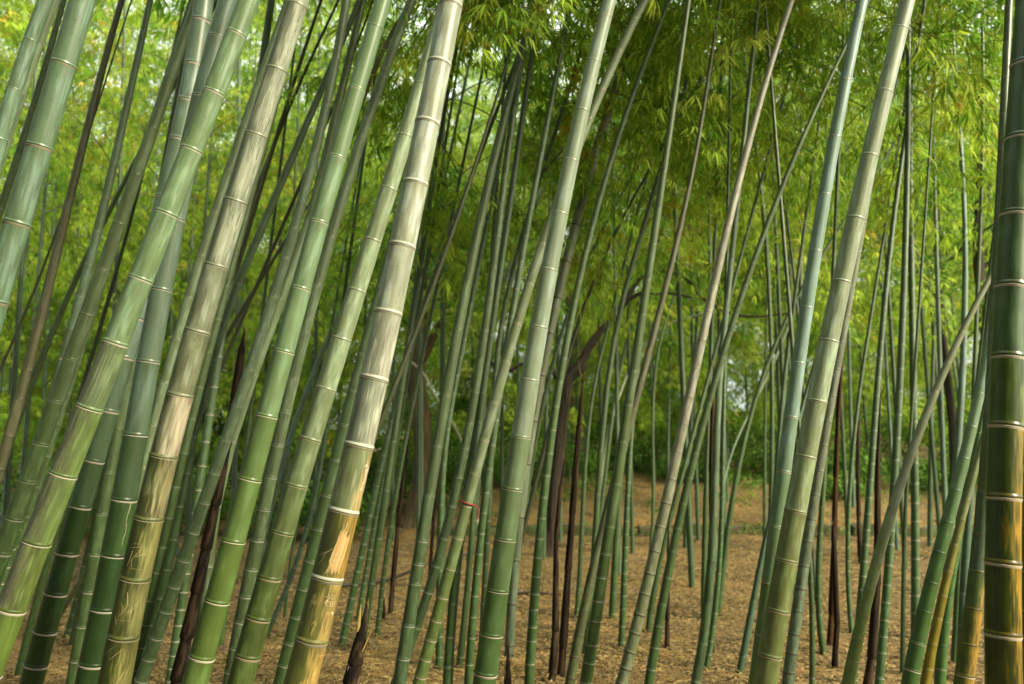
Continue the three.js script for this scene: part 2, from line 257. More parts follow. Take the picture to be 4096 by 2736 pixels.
const PRINTS = {
  // [lowest, highest middle height of the internode], maker
  giant: [
    [0, 1.0, () => sidePrint(3, 0x58602e, 0xae9452, 0.58, { draw: tuft })],
    [1.0, 1.18, () => sidePrint(5, 0x5c6430, 0xae9858, 0.56, { draw: carving })],
    [1.18, 1.38, () => sidePrint(7, 0x525a2c, 0xa88a44, 0.6, { draw: scrape })],
    [1.38, 1.58, () => sidePrint(9, 0x77855c, 0xc0a368, 0.68, { slant: -0.1, pale: 0.25, draw: (cx, r) => { cx.fillStyle = '#dccbb0'; for (let k = 0; k < 26; k++) { cx.beginPath(); const x = 345 + r() * 55, y = 120 + r() * 200; cx.ellipse(x, y, 3 + r() * 9, 6 + r() * 16, r(), 0, 7); cx.fill(); } } })],
    [1.58, 1.8, () => sidePrint(11, 0x8f9c86, 0xb6bca6, 0.6, { pale: 0.4 })],
    [1.8, 2.01, () => sidePrint(13, 0xa0a892, 0xbfc4b0, 0.55, { pale: 0.6 })],
  ],
  bleach: [
    [0, 0.82, () => sidePrint(21, 0x465426, 0x8c8c50, 0.56, { draw: twigMarks([[250, 60, -50, 90], [300, 70, -60, 110], [330, 260, -40, 160, 3], [345, 250, -10, 60], [352, 240, -30, 180], [310, 300, 40, -10]]) })],
    [0.82, 1.03, () => sidePrint(23, 0x4e5a2e, 0x90925a, 0.55, { draw: twigMarks([[262, 90, 16, 110, 3], [280, 200, -40, 110], [240, 190, 20, 60], [215, 300, 24, 80, 3], [225, 340, 90, -6], [330, 160, -30, 110], [300, 240, -20, 30]]) })],
    [1.03, 1.26, () => sidePrint(25, 0x46522a, 0x96965e, 0.57, { draw: twigMarks([[235, 200, 60, -10], [222, 240, 70, -30], [240, 260, -14, 130, 3], [262, 300, 50, -30, 3], [246, 330, 10, 60], [240, 400, 50, 4], [285, 230, -40, 110]]) })],
    [1.26, 1.52, () => sidePrint(27, 0x545e36, 0xa5a074, 0.57, { pale: 0.2 })],
    [1.52, 1.8, () => sidePrint(29, 0x727656, 0xb0a488, 0.57, { pale: 0.35 })],
    [2.2, 2.6, () => sidePrint(53, 0x84907a, 0xa4b098, 0.5, { pale: 0.25, draw: cracks(5) })],
    [2.6, 2.85, () => sidePrint(55, 0x86907a, 0xa6b29a, 0.5, { pale: 0.25, draw: cracks(9) })],
    [2.85, 3.6, () => sidePrint(57, 0x828c78, 0xa4b098, 0.5, { pale: 0.25, draw: cracks(8) })],
  ],
  wax: [ // the flank towards the path side is scuffed grey
    [0, 1.03, () => sidePrint(71, 0x5f6a44, 0x66803a, 0.47, { draw: scuffs })],
    [1.03, 1.26, () => sidePrint(73, 0x6a6e58, 0x6c8440, 0.55, { pale: 0.12, draw: scuffs })],
    [1.26, 1.6, () => sidePrint(75, 0x6a7058, 0x6f8a4c, 0.53, { pale: 0.12, draw: scuffs })],
    [1.6, 1.94, () => sidePrint(77, 0x727a64, 0x7c9666, 0.5, { pale: 0.15, draw: scuffs })],
  ],
  wax3: [[1.14, 1.36, () => sidePrint(79, 0x3a5c2e, 0x426432, 0.5, { draw: (cx, r) => { for (let k = 0; k < 60; k++) { const y = r() * 380, w = 9 * (1 - y / 420); stroke(cx, ['#b9b193', '#a7a284', '#8f8f70'][k % 3], 2 + r() * 3, [336 + (r() - 0.5) * w + Math.sin(y * 0.03) * 5, y], [334 + (r() - 0.5) * w + Math.sin(y * 0.03 + 1) * 5, y + 34]); } } })]],
  gold: [
    [0, 0.98, () => sidePrint(31, 0x3c4209, 0xac8a30, 0.55, { rough: 0.25, pale: 0.05, draw: twigMarks([[330, 110, 50, 10], [340, 100, 10, 60], [350, 290, 40, 4], [372, 150, 4, 160, 3]]) })],
    [0.98, 1.2, () => sidePrint(33, 0x3c470b, 0xb08e32, 0.54, { rough: 0.25, draw: twigMarks([[330, 200, 60, -4], [344, 210, -4, 140], [344, 260, 40, -8], [340, 340, 50, 6], [352, 360, 14, 60], [366, 420, 14, -60], [384, 90, 14, 90, 3]]) })],
    [1.2, 1.42, () => sidePrint(35, 0x394a0c, 0xac882c, 0.53, { rough: 0.26, slant: 0.06, draw: (cx, r) => { cx.globalAlpha = 0.3; for (let k = 0; k < 26; k++) stroke(cx, '#7a5a14', 2 + r() * 4, [190 + r() * 60, 150 + r() * 80], [190 + r() * 60, 260 + r() * 150]); cx.globalAlpha = 1; scratches(cx, r, [[300, 200, 36, -6], [330, 300, 30, 4], [372, 240, 3, 120, 3]]); } })],
    [1.42, 1.65, () => sidePrint(37, 0x42540f, 0xa68c34, 0.56, { rough: 0.28 })],
    [1.65, 1.9, () => sidePrint(39, 0x435a18, 0x8f9440, 0.62, { rough: 0.3, pale: 0.1 })],
    [1.9, 9, () => sidePrint(41, 0x4e6e3e, 0x829a62, 0.66, { rough: 0.36, pale: 0.1 })],
  ],
  gold2: [
    [0, 0.85, () => sidePrint(43, 0x55631a, 0xa88430, 0.48, {})],
    [0.85, 1.12, () => sidePrint(45, 0x4f6a30, 0xac8838, 0.56, { slant: -0.1 })],
    [1.12, 1.35, () => sidePrint(47, 0x577252, 0xa79048, 0.62, {})],
  ],
};
for (const list of Object.values(PRINTS)) for (const p of list) p[2] = p[2]();

// ---------------------------------------------------------------- culm pieces
function tubeGeo(profile, seg, u0) { // profile [y, r]; u = 0.5 faces +z
  const P = [], U = [], IX = [], n = seg + 1;
  const y0 = profile[0][0], y1 = profile[profile.length - 1][0];
  profile.forEach(([y, r]) => { for (let i = 0; i <= seg; i++) { const a = (i / seg) * Math.PI * 2 + Math.PI; P.push(Math.sin(a) * r, y, Math.cos(a) * r); U.push(i / seg + u0, (y - y0) / (y1 - y0)); } });
  for (let j = 0; j + 1 < profile.length; j++) for (let i = 0; i < seg; i++) { const a = j * n + i; IX.push(a, a + 1, a + n, a + 1, a + n + 1, a + n); }
  const g = new THREE.BufferGeometry(); g.setAttribute('position', new THREE.Float32BufferAttribute(P, 3)); g.setAttribute('uv', new THREE.Float32BufferAttribute(U, 2)); g.setIndex(IX); g.computeVertexNormals();
  const N = g.attributes.normal; // close the seam in the normals
  for (let j = 0; j < profile.length; j++) { const a = j * n, b = a + seg, x = N.getX(a) + N.getX(b), y = N.getY(a) + N.getY(b), z = N.getZ(a) + N.getZ(b), l = Math.hypot(x, y, z); N.setXYZ(a, x / l, y / l, z / l); N.setXYZ(b, x / l, y / l, z / l); }
  return g;
}
const INTER = [[0, 1.012], [0.05, 1.0], [0.5, 0.985], [0.93, 0.985], [1, 0.995]], SHEATHP = [[0, 1.0], [0.05, 1.16], [0.14, 1.1], [0.55, 1.0], [1, 0.84]];
const interNear = [0, 0.25, 0.5, 0.75].map((u) => tubeGeo(INTER, 32, u)), interFar = [0, 0.3, 0.65].map((u) => tubeGeo(INTER, 14, u)), sheathGeo = [0, 0.4].map((u) => tubeGeo(SHEATHP, 16, u));
const BAND = [[-0.2, 0.99], [-0.17, 1.006], [-0.09, 1.018], [-0.06, 1.04], [-0.03, 1.04], [-0.025, 0.97]], GROOVE = [[-0.025, 0.97], [-0.015, 0.955], [0.02, 0.955], [0.035, 0.98]], RIDGE = [[0.035, 0.98], [0.045, 1.03], [0.09, 1.05], [0.16, 1.03], [0.27, 0.995]];
function ringGeo(seg) {
  return mergeGeometries([BAND, RIDGE, GROOVE].map((p) => tubeGeo(p, seg, 0)), true);
}
const ringNear = ringGeo(32), ringFar = ringGeo(14);
const tipGeo = tubeGeo([[0, 1], [0.35, 0.8], [0.75, 0.42], [1, 0.03]], 12, 0);
function branchShape(seed) {
  const r = rng(seed), seg = 7, P = [], IX = [], U = [];
  for (let j = 0; j <= seg; j++) { const t = j / seg, w = 0.0075 * (1 - 0.8 * t), cx = t, cy = t * 0.9 - t * t * 0.55, cz = Math.sin(t * 3 + seed) * 0.04 * t + (r() - 0.5) * 0.02; for (let i = 0; i < 5; i++) { const a = i / 5 * Math.PI * 2; P.push(cx, cy + Math.cos(a) * w, cz + Math.sin(a) * w); U.push(i / 5, t); } }
  for (let j = 0; j < seg; j++) for (let i = 0; i < 5; i++) { const a = j * 5 + i, b = j * 5 + (i + 1) % 5; IX.push(a, a + 5, b, b, a + 5, b + 5); }
  const g = new THREE.BufferGeometry(); g.setAttribute('position', new THREE.Float32BufferAttribute(P, 3)); g.setAttribute('uv', new THREE.Float32BufferAttribute(U, 2)); g.setIndex(IX); g.computeVertexNormals(); return g;
}
const branchGeos = [1, 2, 3].map(branchShape), branchMat = new THREE.MeshStandardMaterial({ color: 0x3f4a26, roughness: 0.7 });
const branchAt = (t) => [t, t * 0.9 - t * t * 0.55];

// crown of one culm: side branches from its upper nodes, each carrying sprays of leaves
function crown(t, path, from, to, step, reach, perBranch, palette, seed, scale = 1, yellow = 0.02) {
  const r = rng(seed), spots = []; let yaw = r() * 6.28;
  for (let y = from; y < to; y += step * (0.8 + r() * 0.4)) {
    yaw += 2.4; const p = path(y), k = (y - from) / (to - from), L = reach * (0.55 + 0.55 * r()) * (1 - 0.55 * k) * (0.6 + 0.4 * smooth(0, 0.15, k));
    const b = mesh('branch', branchGeos[Math.floor(r() * 3)], branchMat, t); b.position.copy(p); b.rotation.y = yaw; b.scale.setScalar(L);
    for (let i = 0; i < perBranch; i++) {
      const s = 0.2 + 0.8 * Math.sqrt((i + r()) / perBranch), [bx, by] = branchAt(s), off = (r() - 0.5) * 0.5 * L * 0.6;
      spots.push([p.x + Math.cos(yaw) * bx * L + Math.sin(yaw) * off, p.y + by * L + (r() - 0.6) * 0.25 * L, p.z - Math.sin(yaw) * bx * L + Math.cos(yaw) * off, yaw + (r() - 0.5) * 2.2, -0.1 - r() * 0.7, (r() - 0.5) * 1.2, scale * (0.75 + r() * 0.55)]);
    }
  }
  foliage('foliage', spots, t, palette, seed + 1, yellow);
}

// ---------------------------------------------------------------- the culms one can tell apart
// x = a + b y + c y2 + d y3 between y0 and y1 and straight on beyond; z = z0 + zs y; r0, r1 radii at y0, y1; heights of the nodes; height of the tip
const CULMS = [
  ['teal', 'thick blue-green culm cut off by the upper left corner', -1.8739, -0.2447, 0.0856, 0, -3.051, 0.032, 2.528, 3.251, 0.0285, 0.0238, 6.5, 0, [.05,.10,.15,.20,.25,.30,.35,.40,.45,.50,.56,.61,.67,.73,.80,.88,.95,1.03,1.12,1.21,1.31,1.41,1.52,1.64,1.77,1.90,2.04,2.20,2.36,2.53,2.71,2.90,3.09,3.28,3.46,3.65,3.84,4.02,4.21,4.40,4.58,4.77,4.96,5.14,5.33,5.52,5.71,5.89,6.08,6.26]],
  ['grey', 'grey-green culm half hidden behind the thick corner culm', -2.7608, 0.1183, 0.0263, 0, -3.551, 0.032, 2.886, 3.526, 0.0212, 0.0191, 6.5, 0, [.08,.13,.18,.23,.28,.33,.39,.45,.51,.58,.65,.72,.81,.89,.99,1.08,1.19,1.30,1.42,1.54,1.68,1.82,1.97,2.13,2.30,2.49,2.68,2.89,3.10,3.32,3.53,3.75,3.96,4.17,4.38,4.60,4.81,5.03,5.24,5.45,5.66,5.88,6.09,6.30]],
  ['teal', 'very thick smooth blue-green culm leaving the frame at mid left', -2.43, 0.2147, 0.0026, 0, -3.133, 0.02, 2.119, 3.317, 0.0485, 0.0457, 6.5, 0, [.07,.25,.44,.63,.84,1.07,1.31,1.56,1.83,2.12,2.42,2.72,3.05,3.36,3.67,3.98,4.29,4.60,4.91,5.22,5.53,5.84,6.15]],
  ['dark', 'thin dark culm showing between the two thick left corner culms', -4.2108, 0.4262, -0.0255, 0, -5.04, 0.025, 3.013, 4.362, 0.0228, 0.0166, 7.5, 0, [.06,.15,.24,.34,.45,.56,.68,.81,.94,1.09,1.24,1.41,1.56,1.72,1.88,2.04,2.21,2.38,2.54,2.69,2.85,3.02,3.18,3.35,3.52,3.68,3.84,4.00,4.17,4.33,4.49,4.66,4.82,4.98,5.14,5.30,5.47,5.63,5.79,5.96,6.12,6.28,6.44,6.61,6.77,6.93,7.09,7.25]],
  ['darkbrown', 'slender dark brownish culm right of the thick blue-green left culm', -3.4067, 0.3659, -0.0706, 0.008, -4.861, -0.024, 1.434, 4.383, 0.0329, 0.018, 7.5, 0, [.06,.16,.27,.39,.51,.64,.78,.93,1.09,1.25,1.43,1.62,1.84,2.01,2.38,2.77,3.05,3.33,3.52,3.88,4.16,4.44,4.71,4.99,5.27,5.54,5.82,6.10,6.38,6.65,6.93,7.21]],
  ['whitenode', 'slim green culm with evenly spaced white rings left of dark culm', -3.2383, 0.4004, -0.0576, 0.0045, -4.801, 0.001, 2.054, 4.288, 0.0297, 0.0175, 7.5, 0, [.06,.11,.16,.22,.27,.34,.40,.47,.55,.62,.71,.80,.89,.99,1.10,1.22,1.34,1.47,1.60,1.75,1.91,2.07,2.25,2.44,2.63,2.83,3.04,3.24,3.44,3.66,3.87,4.08,4.29,4.50,4.71,4.92,5.13,5.34,5.55,5.76,5.97,6.18,6.39,6.60,6.81,7.02,7.23]],
  ['dark', 'dark grey-green culm crossing the whole left side diagonally', -2.8937, 0.2789, 0.0091, -0.0016, -4.307, 0.004, 1.026, 4.003, 0.0458, 0.0251, 7.5, 0, [.07,.18,.30,.43,.56,.71,.86,1.03,1.20,1.39,1.58,1.80,2.02,2.25,2.49,2.74,3.01,3.27,3.55,3.84,4.12,4.39,4.67,4.95,5.22,5.50,5.78,6.05,6.33,6.61,6.88,7.16]],
  ['dark', 'dark culm with white rings just right of the diagonal grey-green culm', -3.1591, 0.2922, -0.0086, 0, -4.923, 0.014, 0.846, 1.701, 0.0312, 0.0275, 7.5, 0, [.04,.14,.24,.34,.46,.58,.71,.85,.99,1.16,1.33,1.51,1.70,1.88,2.06,2.25,2.43,2.61,2.79,2.97,3.15,3.33,3.52,3.70,3.88,4.06,4.24,4.42,4.61,4.79,4.97,5.15,5.33,5.51,5.70,5.88,6.06,6.24,6.42,6.60,6.78,6.97,7.15,7.33]],
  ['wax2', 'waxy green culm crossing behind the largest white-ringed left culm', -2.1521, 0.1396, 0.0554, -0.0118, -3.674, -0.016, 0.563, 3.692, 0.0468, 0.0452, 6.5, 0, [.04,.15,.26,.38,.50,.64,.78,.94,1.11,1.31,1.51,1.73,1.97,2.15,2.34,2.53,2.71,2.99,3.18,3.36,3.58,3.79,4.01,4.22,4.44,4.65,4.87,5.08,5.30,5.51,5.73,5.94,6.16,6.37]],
  ['wax', 'stout leaning culm with bold white rings and scuffed grey flank', -1.9978, 0.2572, 0.0362, -0.006, -2.874, -0.017, 0.884, 3.24, 0.0481, 0.0377, 6.5, 0, [.10,.27,.44,.62,.82,1.03,1.25,1.48,1.71,1.94,2.17,2.41,2.65,2.87,3.10,3.33,3.56,3.78,4.01,4.24,4.47,4.70,4.93,5.16,5.39,5.62,5.85,6.08,6.30]],
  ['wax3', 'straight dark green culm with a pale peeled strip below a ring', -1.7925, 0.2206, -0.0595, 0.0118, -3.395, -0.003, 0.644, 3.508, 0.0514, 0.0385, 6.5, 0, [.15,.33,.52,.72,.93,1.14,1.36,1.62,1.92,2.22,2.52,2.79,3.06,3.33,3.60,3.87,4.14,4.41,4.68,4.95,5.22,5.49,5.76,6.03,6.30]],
  ['darkbrown', 'thin dark culm glimpsed behind the upper waxy culm', -2.435, 0.0358, 0.0118, 0, -4.966, -0.021, 1.994, 4.059, 0.025, 0.0225, 7.5, 0, [.06,.11,.16,.21,.26,.31,.36,.41,.46,.51,.56,.61,.66,.71,.76,.81,.86,.91,.96,1.01,1.06,1.11,1.16,1.21,1.26,1.32,1.38,1.44,1.51,1.58,1.66,1.74,1.83,1.92,2.02,2.12,2.24,2.35,2.48,2.62,2.76,2.91,3.07,3.25,3.43,3.63,3.81,3.99,4.18,4.36,4.54,4.73,4.91,5.09,5.28,5.46,5.65,5.83,6.01,6.20,6.38,6.57,6.75,6.93,7.12,7.30]],
  ['bleach', 'bleached culm with flaking bark above and scratched olive internodes below', -1.4728, 0.0455, 0.0747, -0.0078, -3.057, 0.036, 0.747, 3.248, 0.0546, 0.0366, 6.5, 0, [.08,.23,.38,.55,.72,.91,1.11,1.32,1.54,1.76,1.99,2.23,2.47,2.72,2.97,3.22,3.46,3.71,3.96,4.21,4.45,4.70,4.95,5.19,5.44,5.68,5.93,6.18]],
  ['grey', 'grey culm running close along the left of the bleached culm', -2.1597, 0.053, 0.0502, -0.0033, -4.458, -0.027, 1.195, 3.833, 0.0328, 0.0243, 7.5, 0, [.07,.21,.35,.51,.68,.85,1.04,1.24,1.45,1.68,1.91,2.15,2.38,2.62,2.87,3.12,3.37,3.62,3.88,4.13,4.38,4.63,4.88,5.13,5.38,5.63,5.89,6.14,6.39,6.64,6.89,7.14,7.39]],
  ['whitenode', 'short glimpse of a white-ringed culm above the grey one', -2.3153, 0.1471, -0.0056, 0, -5.578, -0.014, 4.032, 4.761, 0.0266, 0.0252, 7.5, 0, [.05,.13,.21,.30,.40,.50,.61,.73,.85,.98,1.12,1.27,1.43,1.59,1.77,1.96,2.17,2.38,2.61,2.85,3.11,3.39,3.68,3.99,4.32,4.68,5.01,5.34,5.67,6.01,6.34,6.67,7.00,7.33]],
  ['whitenode2', 'white-ringed dark culm, right one of a pair beside the scratched culm', -2.1953, 0.3291, -0.1467, 0.0399, -4.889, -0.007, 0.223, 2.618, 0.0287, 0.0243, 7.5, 0, [.08,.19,.30,.42,.55,.70,.86,1.03,1.22,1.41,1.62,1.84,2.08,2.31,2.54,2.77,3.00,3.23,3.46,3.69,3.92,4.15,4.38,4.61,4.84,5.07,5.30,5.53,5.76,5.99,6.22,6.45,6.68,6.91,7.14,7.38]],
  ['dark2', 'dull dark culm, left one of a pair beside the scratched culm', -2.1432, 0.2162, -0.0345, 0.0116, -4.72, 0.012, 0.272, 2.157, 0.0269, 0.023, 7.5, 0, [.04,.14,.24,.35,.47,.59,.72,.87,1.01,1.17,1.34,1.53,1.72,1.90,2.10,2.29,2.48,2.67,2.87,3.06,3.25,3.44,3.63,3.82,4.01,4.21,4.40,4.59,4.78,4.97,5.16,5.36,5.55,5.74,5.93,6.12,6.31,6.50,6.70,6.89,7.08,7.27]],
  ['greyteal', 'long grey-teal culm leaning between scratched culm and bright green culm', -2.0921, 0.3043, 0.019, -0.0065, -4.631, 0.019, 0.298, 4.15, 0.0361, 0.0238, 7.5, 0, [.11,.21,.32,.43,.54,.68,.81,.95,1.10,1.26,1.42,1.60,1.79,1.99,2.19,2.40,2.62,2.79,2.95,3.23,3.51,3.79,4.06,4.33,4.61,4.89,5.16,5.44,5.71,5.99,6.27,6.54,6.82,7.10,7.37]],
  ['grey', 'grey culm seen along the left edge of the bright green culm', -1.5276, -0.5357, 0.3726, -0.0536, -4.851, -0.03, 1.035, 3.23, 0.0296, 0.0269, 7.5, 0, [.24,.55,.88,1.22,1.59,1.99,2.45,2.94,3.23,3.65,4.06,4.47,4.89,5.30,5.72,6.13,6.55,6.96,7.38]],
  ['fresh', 'bright green smooth culm with crisp white rings left of gold-flanked culm', -1.3404, 0.247, -0.0146, 0.0033, -3.162, -0.024, 0.705, 3.417, 0.0474, 0.0331, 6.5, 0, [.11,.27,.43,.61,.80,1.00,1.22,1.45,1.69,1.94,2.19,2.46,2.73,3.02,3.29,3.57,3.85,4.13,4.41,4.68,4.96,5.24,5.52,5.79,6.07,6.35]],
  ['grey', 'grey culm with a dark upper part tight behind bright green culm', -1.5143, 0.13, 0.0133, 0.0023, -4.474, -0.016, 0.413, 4.144, 0.0386, 0.026, 7.5, 0, [.09,.19,.29,.40,.52,.65,.78,.92,1.07,1.23,1.40,1.57,1.75,1.93,2.19,2.45,2.72,3.00,3.28,3.42,3.57,3.71,3.86,4.01,4.16,4.30,4.45,4.59,4.74,4.89,5.04,5.18,5.33,5.47,5.62,5.77,5.92,6.06,6.21,6.36,6.50,6.65,6.79,6.94,7.09,7.24,7.38]],
  ['darkbrown', 'short brown culm crossing the top of the grey culm', 1.9949, -1.8186, 0.2734, 0, -5.226, 0.016, 3.993, 4.502, 0.0166, 0.0127, 7.5, 0, [.05,.10,.15,.21,.27,.33,.39,.46,.54,.61,.70,.79,.88,.98,1.09,1.20,1.32,1.45,1.58,1.71,1.83,1.95,2.08,2.21,2.33,2.46,2.58,2.71,2.84,2.96,3.09,3.20,3.32,3.44,3.56,3.68,3.81,3.94,4.06,4.19,4.31,4.44,4.57,4.69,4.82,4.94,5.07,5.19,5.32,5.44,5.57,5.69,5.82,5.94,6.07,6.19,6.32,6.44,6.57,6.69,6.82,6.95,7.07,7.20,7.32]],
  ['olive', 'pale olive culm parallel left of the gold-flanked culm', -1.1693, 0.1711, 0.048, -0.0069, -3.25, -0.031, 0.679, 3.482, 0.0497, 0.0283, 6.5, 0, [.09,.18,.29,.40,.52,.64,.78,.92,1.07,1.24,1.42,1.60,1.80,2.00,2.20,2.41,2.63,2.86,3.09,3.32,3.55,3.78,4.01,4.24,4.46,4.69,4.92,5.15,5.38,5.60,5.83,6.06,6.29]],
  ['giant', 'thickest central culm, chalky above, gold-flanked and carved near its base', -0.8677, 0.2987, -0.0398, 0.0041, -2.547, -0.033, 0.875, 3.084, 0.0496, 0.0386, 6.5, 0, [.12,.24,.38,.52,.67,.83,1.00,1.18,1.38,1.58,1.79,2.00,2.22,2.43,2.64,2.85,3.06,3.27,3.48,3.69,3.90,4.11,4.32,4.53,4.74,4.95,5.16,5.37,5.58,5.79,6.00,6.21]],
  ['dark2', 'plain green culm hugging the left of the carved central culm', -1.186, 0.2018, 0.0096, -0.0003, -4.056, -0.028, 0.455, 2.421, 0.0368, 0.0317, 7.5, 0, [.06,.13,.20,.28,.36,.45,.54,.64,.76,.89,1.02,1.17,1.33,1.50,1.67,1.84,2.02,2.20,2.37,2.55,2.72,2.90,3.07,3.25,3.42,3.60,3.77,3.95,4.12,4.30,4.47,4.65,4.83,5.00,5.18,5.35,5.53,5.70,5.88,6.05,6.23,6.40,6.58,6.75,6.93,7.10,7.28]],
  ['teal2', 'thin teal culm slanting to the floor left of the carved culm', -2.0295, 0.47, -0.1188, 0, -7.051, 0.035, 0, 1.472, 0.022, 0.0183, 7.5, 0, [.14,.27,.41,.55,.71,.87,1.04,1.21,1.38,1.53,1.70,1.86,2.03,2.19,2.36,2.52,2.69,2.85,3.02,3.18,3.35,3.51,3.67,3.84,4.00,4.17,4.33,4.50,4.66,4.83,4.99,5.16,5.32,5.49,5.65,5.82,5.98,6.15,6.31,6.48,6.64,6.81,6.97,7.14,7.30]],
  ['dark', 'little dark upright culm behind the thin slanting teal culm', -2.0822, 0.0273, 0.0811, 0, -7.818, -0.032, 0, 0.693, 0.0165, 0.0144, 8.5, 0, [.11,.27,.44,.61,.77,.93,1.08,1.25,1.42,1.58,1.75,1.91,2.08,2.25,2.41,2.58,2.75,2.91,3.08,3.24,3.41,3.58,3.74,3.91,4.07,4.24,4.41,4.57,4.74,4.91,5.07,5.24,5.40,5.57,5.74,5.90,6.07,6.23,6.40,6.57,6.73,6.90,7.07,7.23,7.40,7.56,7.73,7.90,8.06,8.23,8.39]],
  ['tealpale', 'pale teal blurred culm slanting behind bright green culm', -2.8634, 0.1266, 0.0477, 0, -9.44, -0.038, 0.506, 3.167, 0.0344, 0.0255, 8.5, 0, [.20,.39,.60,.81,1.04,1.29,1.55,1.84,2.12,2.41,2.69,2.98,3.27,3.55,3.84,4.12,4.41,4.69,4.98,5.26,5.55,5.83,6.12,6.41,6.69,6.98,7.26,7.55,7.83,8.12]],
  ['whitenode2', 'closely ringed green culm right of the carved culm, reaching the floor', -1.3234, 0.2038, -0.0139, 0.0078, -6.621, -0.03, 0, 3.252, 0.0291, 0.02, 7.5, 0, [.09,.19,.28,.38,.48,.58,.69,.79,.90,1.01,1.11,1.24,1.36,1.48,1.62,1.75,1.89,2.04,2.18,2.32,2.46,2.60,2.74,2.88,3.02,3.16,3.30,3.44,3.58,3.72,3.86,4.00,4.14,4.28,4.42,4.56,4.70,4.84,4.98,5.12,5.26,5.41,5.54,5.68,5.83,5.97,6.11,6.25,6.39,6.53,6.67,6.81,6.95,7.09,7.23,7.37]],
  ['dark2', 'thin green culm behind the brown bamboo shoot', -1.3958, 0.1457, 0.0091, 0, -7.752, -0.031, 0, 2.403, 0.0263, 0.0203, 8.5, 0, [.06,.11,.17,.23,.30,.37,.44,.52,.60,.69,.79,.89,1.00,1.11,1.23,1.36,1.49,1.62,1.75,1.88,2.01,2.13,2.26,2.39,2.52,2.65,2.77,2.90,3.03,3.16,3.29,3.41,3.54,3.67,3.80,3.92,4.05,4.18,4.31,4.44,4.56,4.69,4.82,4.95,5.08,5.20,5.33,5.46,5.59,5.71,5.84,5.97,6.10,6.22,6.35,6.48,6.61,6.74,6.86,6.99,7.12,7.25,7.38,7.50,7.63,7.76,7.89,8.01,8.14,8.27,8.40]],
  ['dark2', 'thin plain culm second right of the shoot', -1.267, 0.1602, 0.0052, -0.0027, -7.372, 0.033, 0, 1.886, 0.0211, 0.0172, 8.5, 0, [.06,.13,.22,.30,.40,.50,.60,.72,.84,.96,1.10,1.23,1.35,1.48,1.61,1.74,1.86,1.99,2.12,2.24,2.37,2.50,2.63,2.75,2.88,3.01,3.14,3.27,3.40,3.52,3.65,3.78,3.91,4.04,4.16,4.29,4.42,4.55,4.67,4.80,4.93,5.06,5.19,5.32,5.44,5.57,5.70,5.83,5.96,6.08,6.21,6.34,6.47,6.59,6.72,6.85,6.98,7.11,7.23,7.36,7.49,7.62,7.75,7.87,8.00,8.13,8.26,8.39]],
  ['green2', 'slim green culm standing just left of black sheathed young culm', -1.105, 0.076, 0.0441, -0.0053, -6.998, 0.012, 0, 2.931, 0.0221, 0.0162, 7.5, 0, [.08,.15,.23,.30,.39,.48,.57,.67,.78,.89,1.01,1.14,1.28,1.41,1.53,1.66,1.80,1.92,2.04,2.17,2.30,2.42,2.55,2.68,2.82,2.95,3.08,3.21,3.35,3.48,3.61,3.74,3.87,4.00,4.13,4.27,4.40,4.53,4.66,4.79,4.92,5.05,5.19,5.32,5.45,5.58,5.71,5.84,5.97,6.11,6.24,6.37,6.50,6.63,6.76,6.89,7.03,7.16,7.29]],
  ['sheath', 'young culm in blackish sheath beside the slim green culm', -1.1435, 0.0689, 0.0068, 0.0056, -8.012, 0.035, 0, 1.599, 0.0253, 0.0146, 1.9, 1, [.23,.47,.78,1.08,1.37,1.65]],
  ['blackish', 'thin almost black culm slanting from top centre to the carved culm', -1.4379, 0.4011, 0.0034, -0.0035, -4.796, -0.003, 1.699, 4.01, 0.0166, 0.0074, 7.5, 0, [.04,.11,.18,.26,.34,.42,.52,.61,.72,.83,.95,1.07,1.21,1.35,1.48,1.61,1.76,1.90,2.04,2.18,2.31,2.45,2.60,2.74,2.89,3.04,3.18,3.32,3.46,3.60,3.75,3.89,4.04,4.18,4.33,4.47,4.62,4.76,4.90,5.05,5.19,5.34,5.48,5.62,5.77,5.91,6.06,6.20,6.35,6.49,6.63,6.78,6.92,7.07,7.21,7.36]],
  ['dark', 'dark thin culm just right of the thickest chalky culm', -1.2012, 0.2224, -0.0336, 0.0042, -6.408, 0.005, 2.069, 4.615, 0.0251, 0.0149, 7.5, 0, [.23,.53,.86,1.22,1.59,1.99,2.41,2.86,3.31,3.65,3.92,4.28,4.63,4.99,5.34,5.69,6.05,6.40,6.76,7.11]],
  ['grey2', 'dull grey-green culm left of the red-tied culm', -0.6707, 0.1462, -0.0041, 0.0032, -4.857, -0.027, 0.231, 4.09, 0.0394, 0.0228, 7.5, 0, [.04,.20,.37,.55,.78,.89,1.02,1.28,1.56,1.86,2.25,2.54,2.90,3.27,3.67,3.87,4.20,4.52,4.85,5.17,5.50,5.82,6.15,6.47,6.80,7.12]],
  ['grey2', 'long dull green culm passing close behind the red-tied culm', -0.7629, 0.4538, -0.113, 0.0128, -5.014, 0.009, 0.334, 4.387, 0.0297, 0.0193, 7.5, 0, [.14,.32,.51,.71,.86,1.02,1.21,1.38,1.55,1.70,1.89,2.08,2.26,2.46,2.65,2.85,3.05,3.24,3.45,3.68,3.89,4.11,4.33,4.55,4.77,4.99,5.21,5.42,5.64,5.86,6.08,6.30,6.52,6.74,6.96,7.18,7.40]],
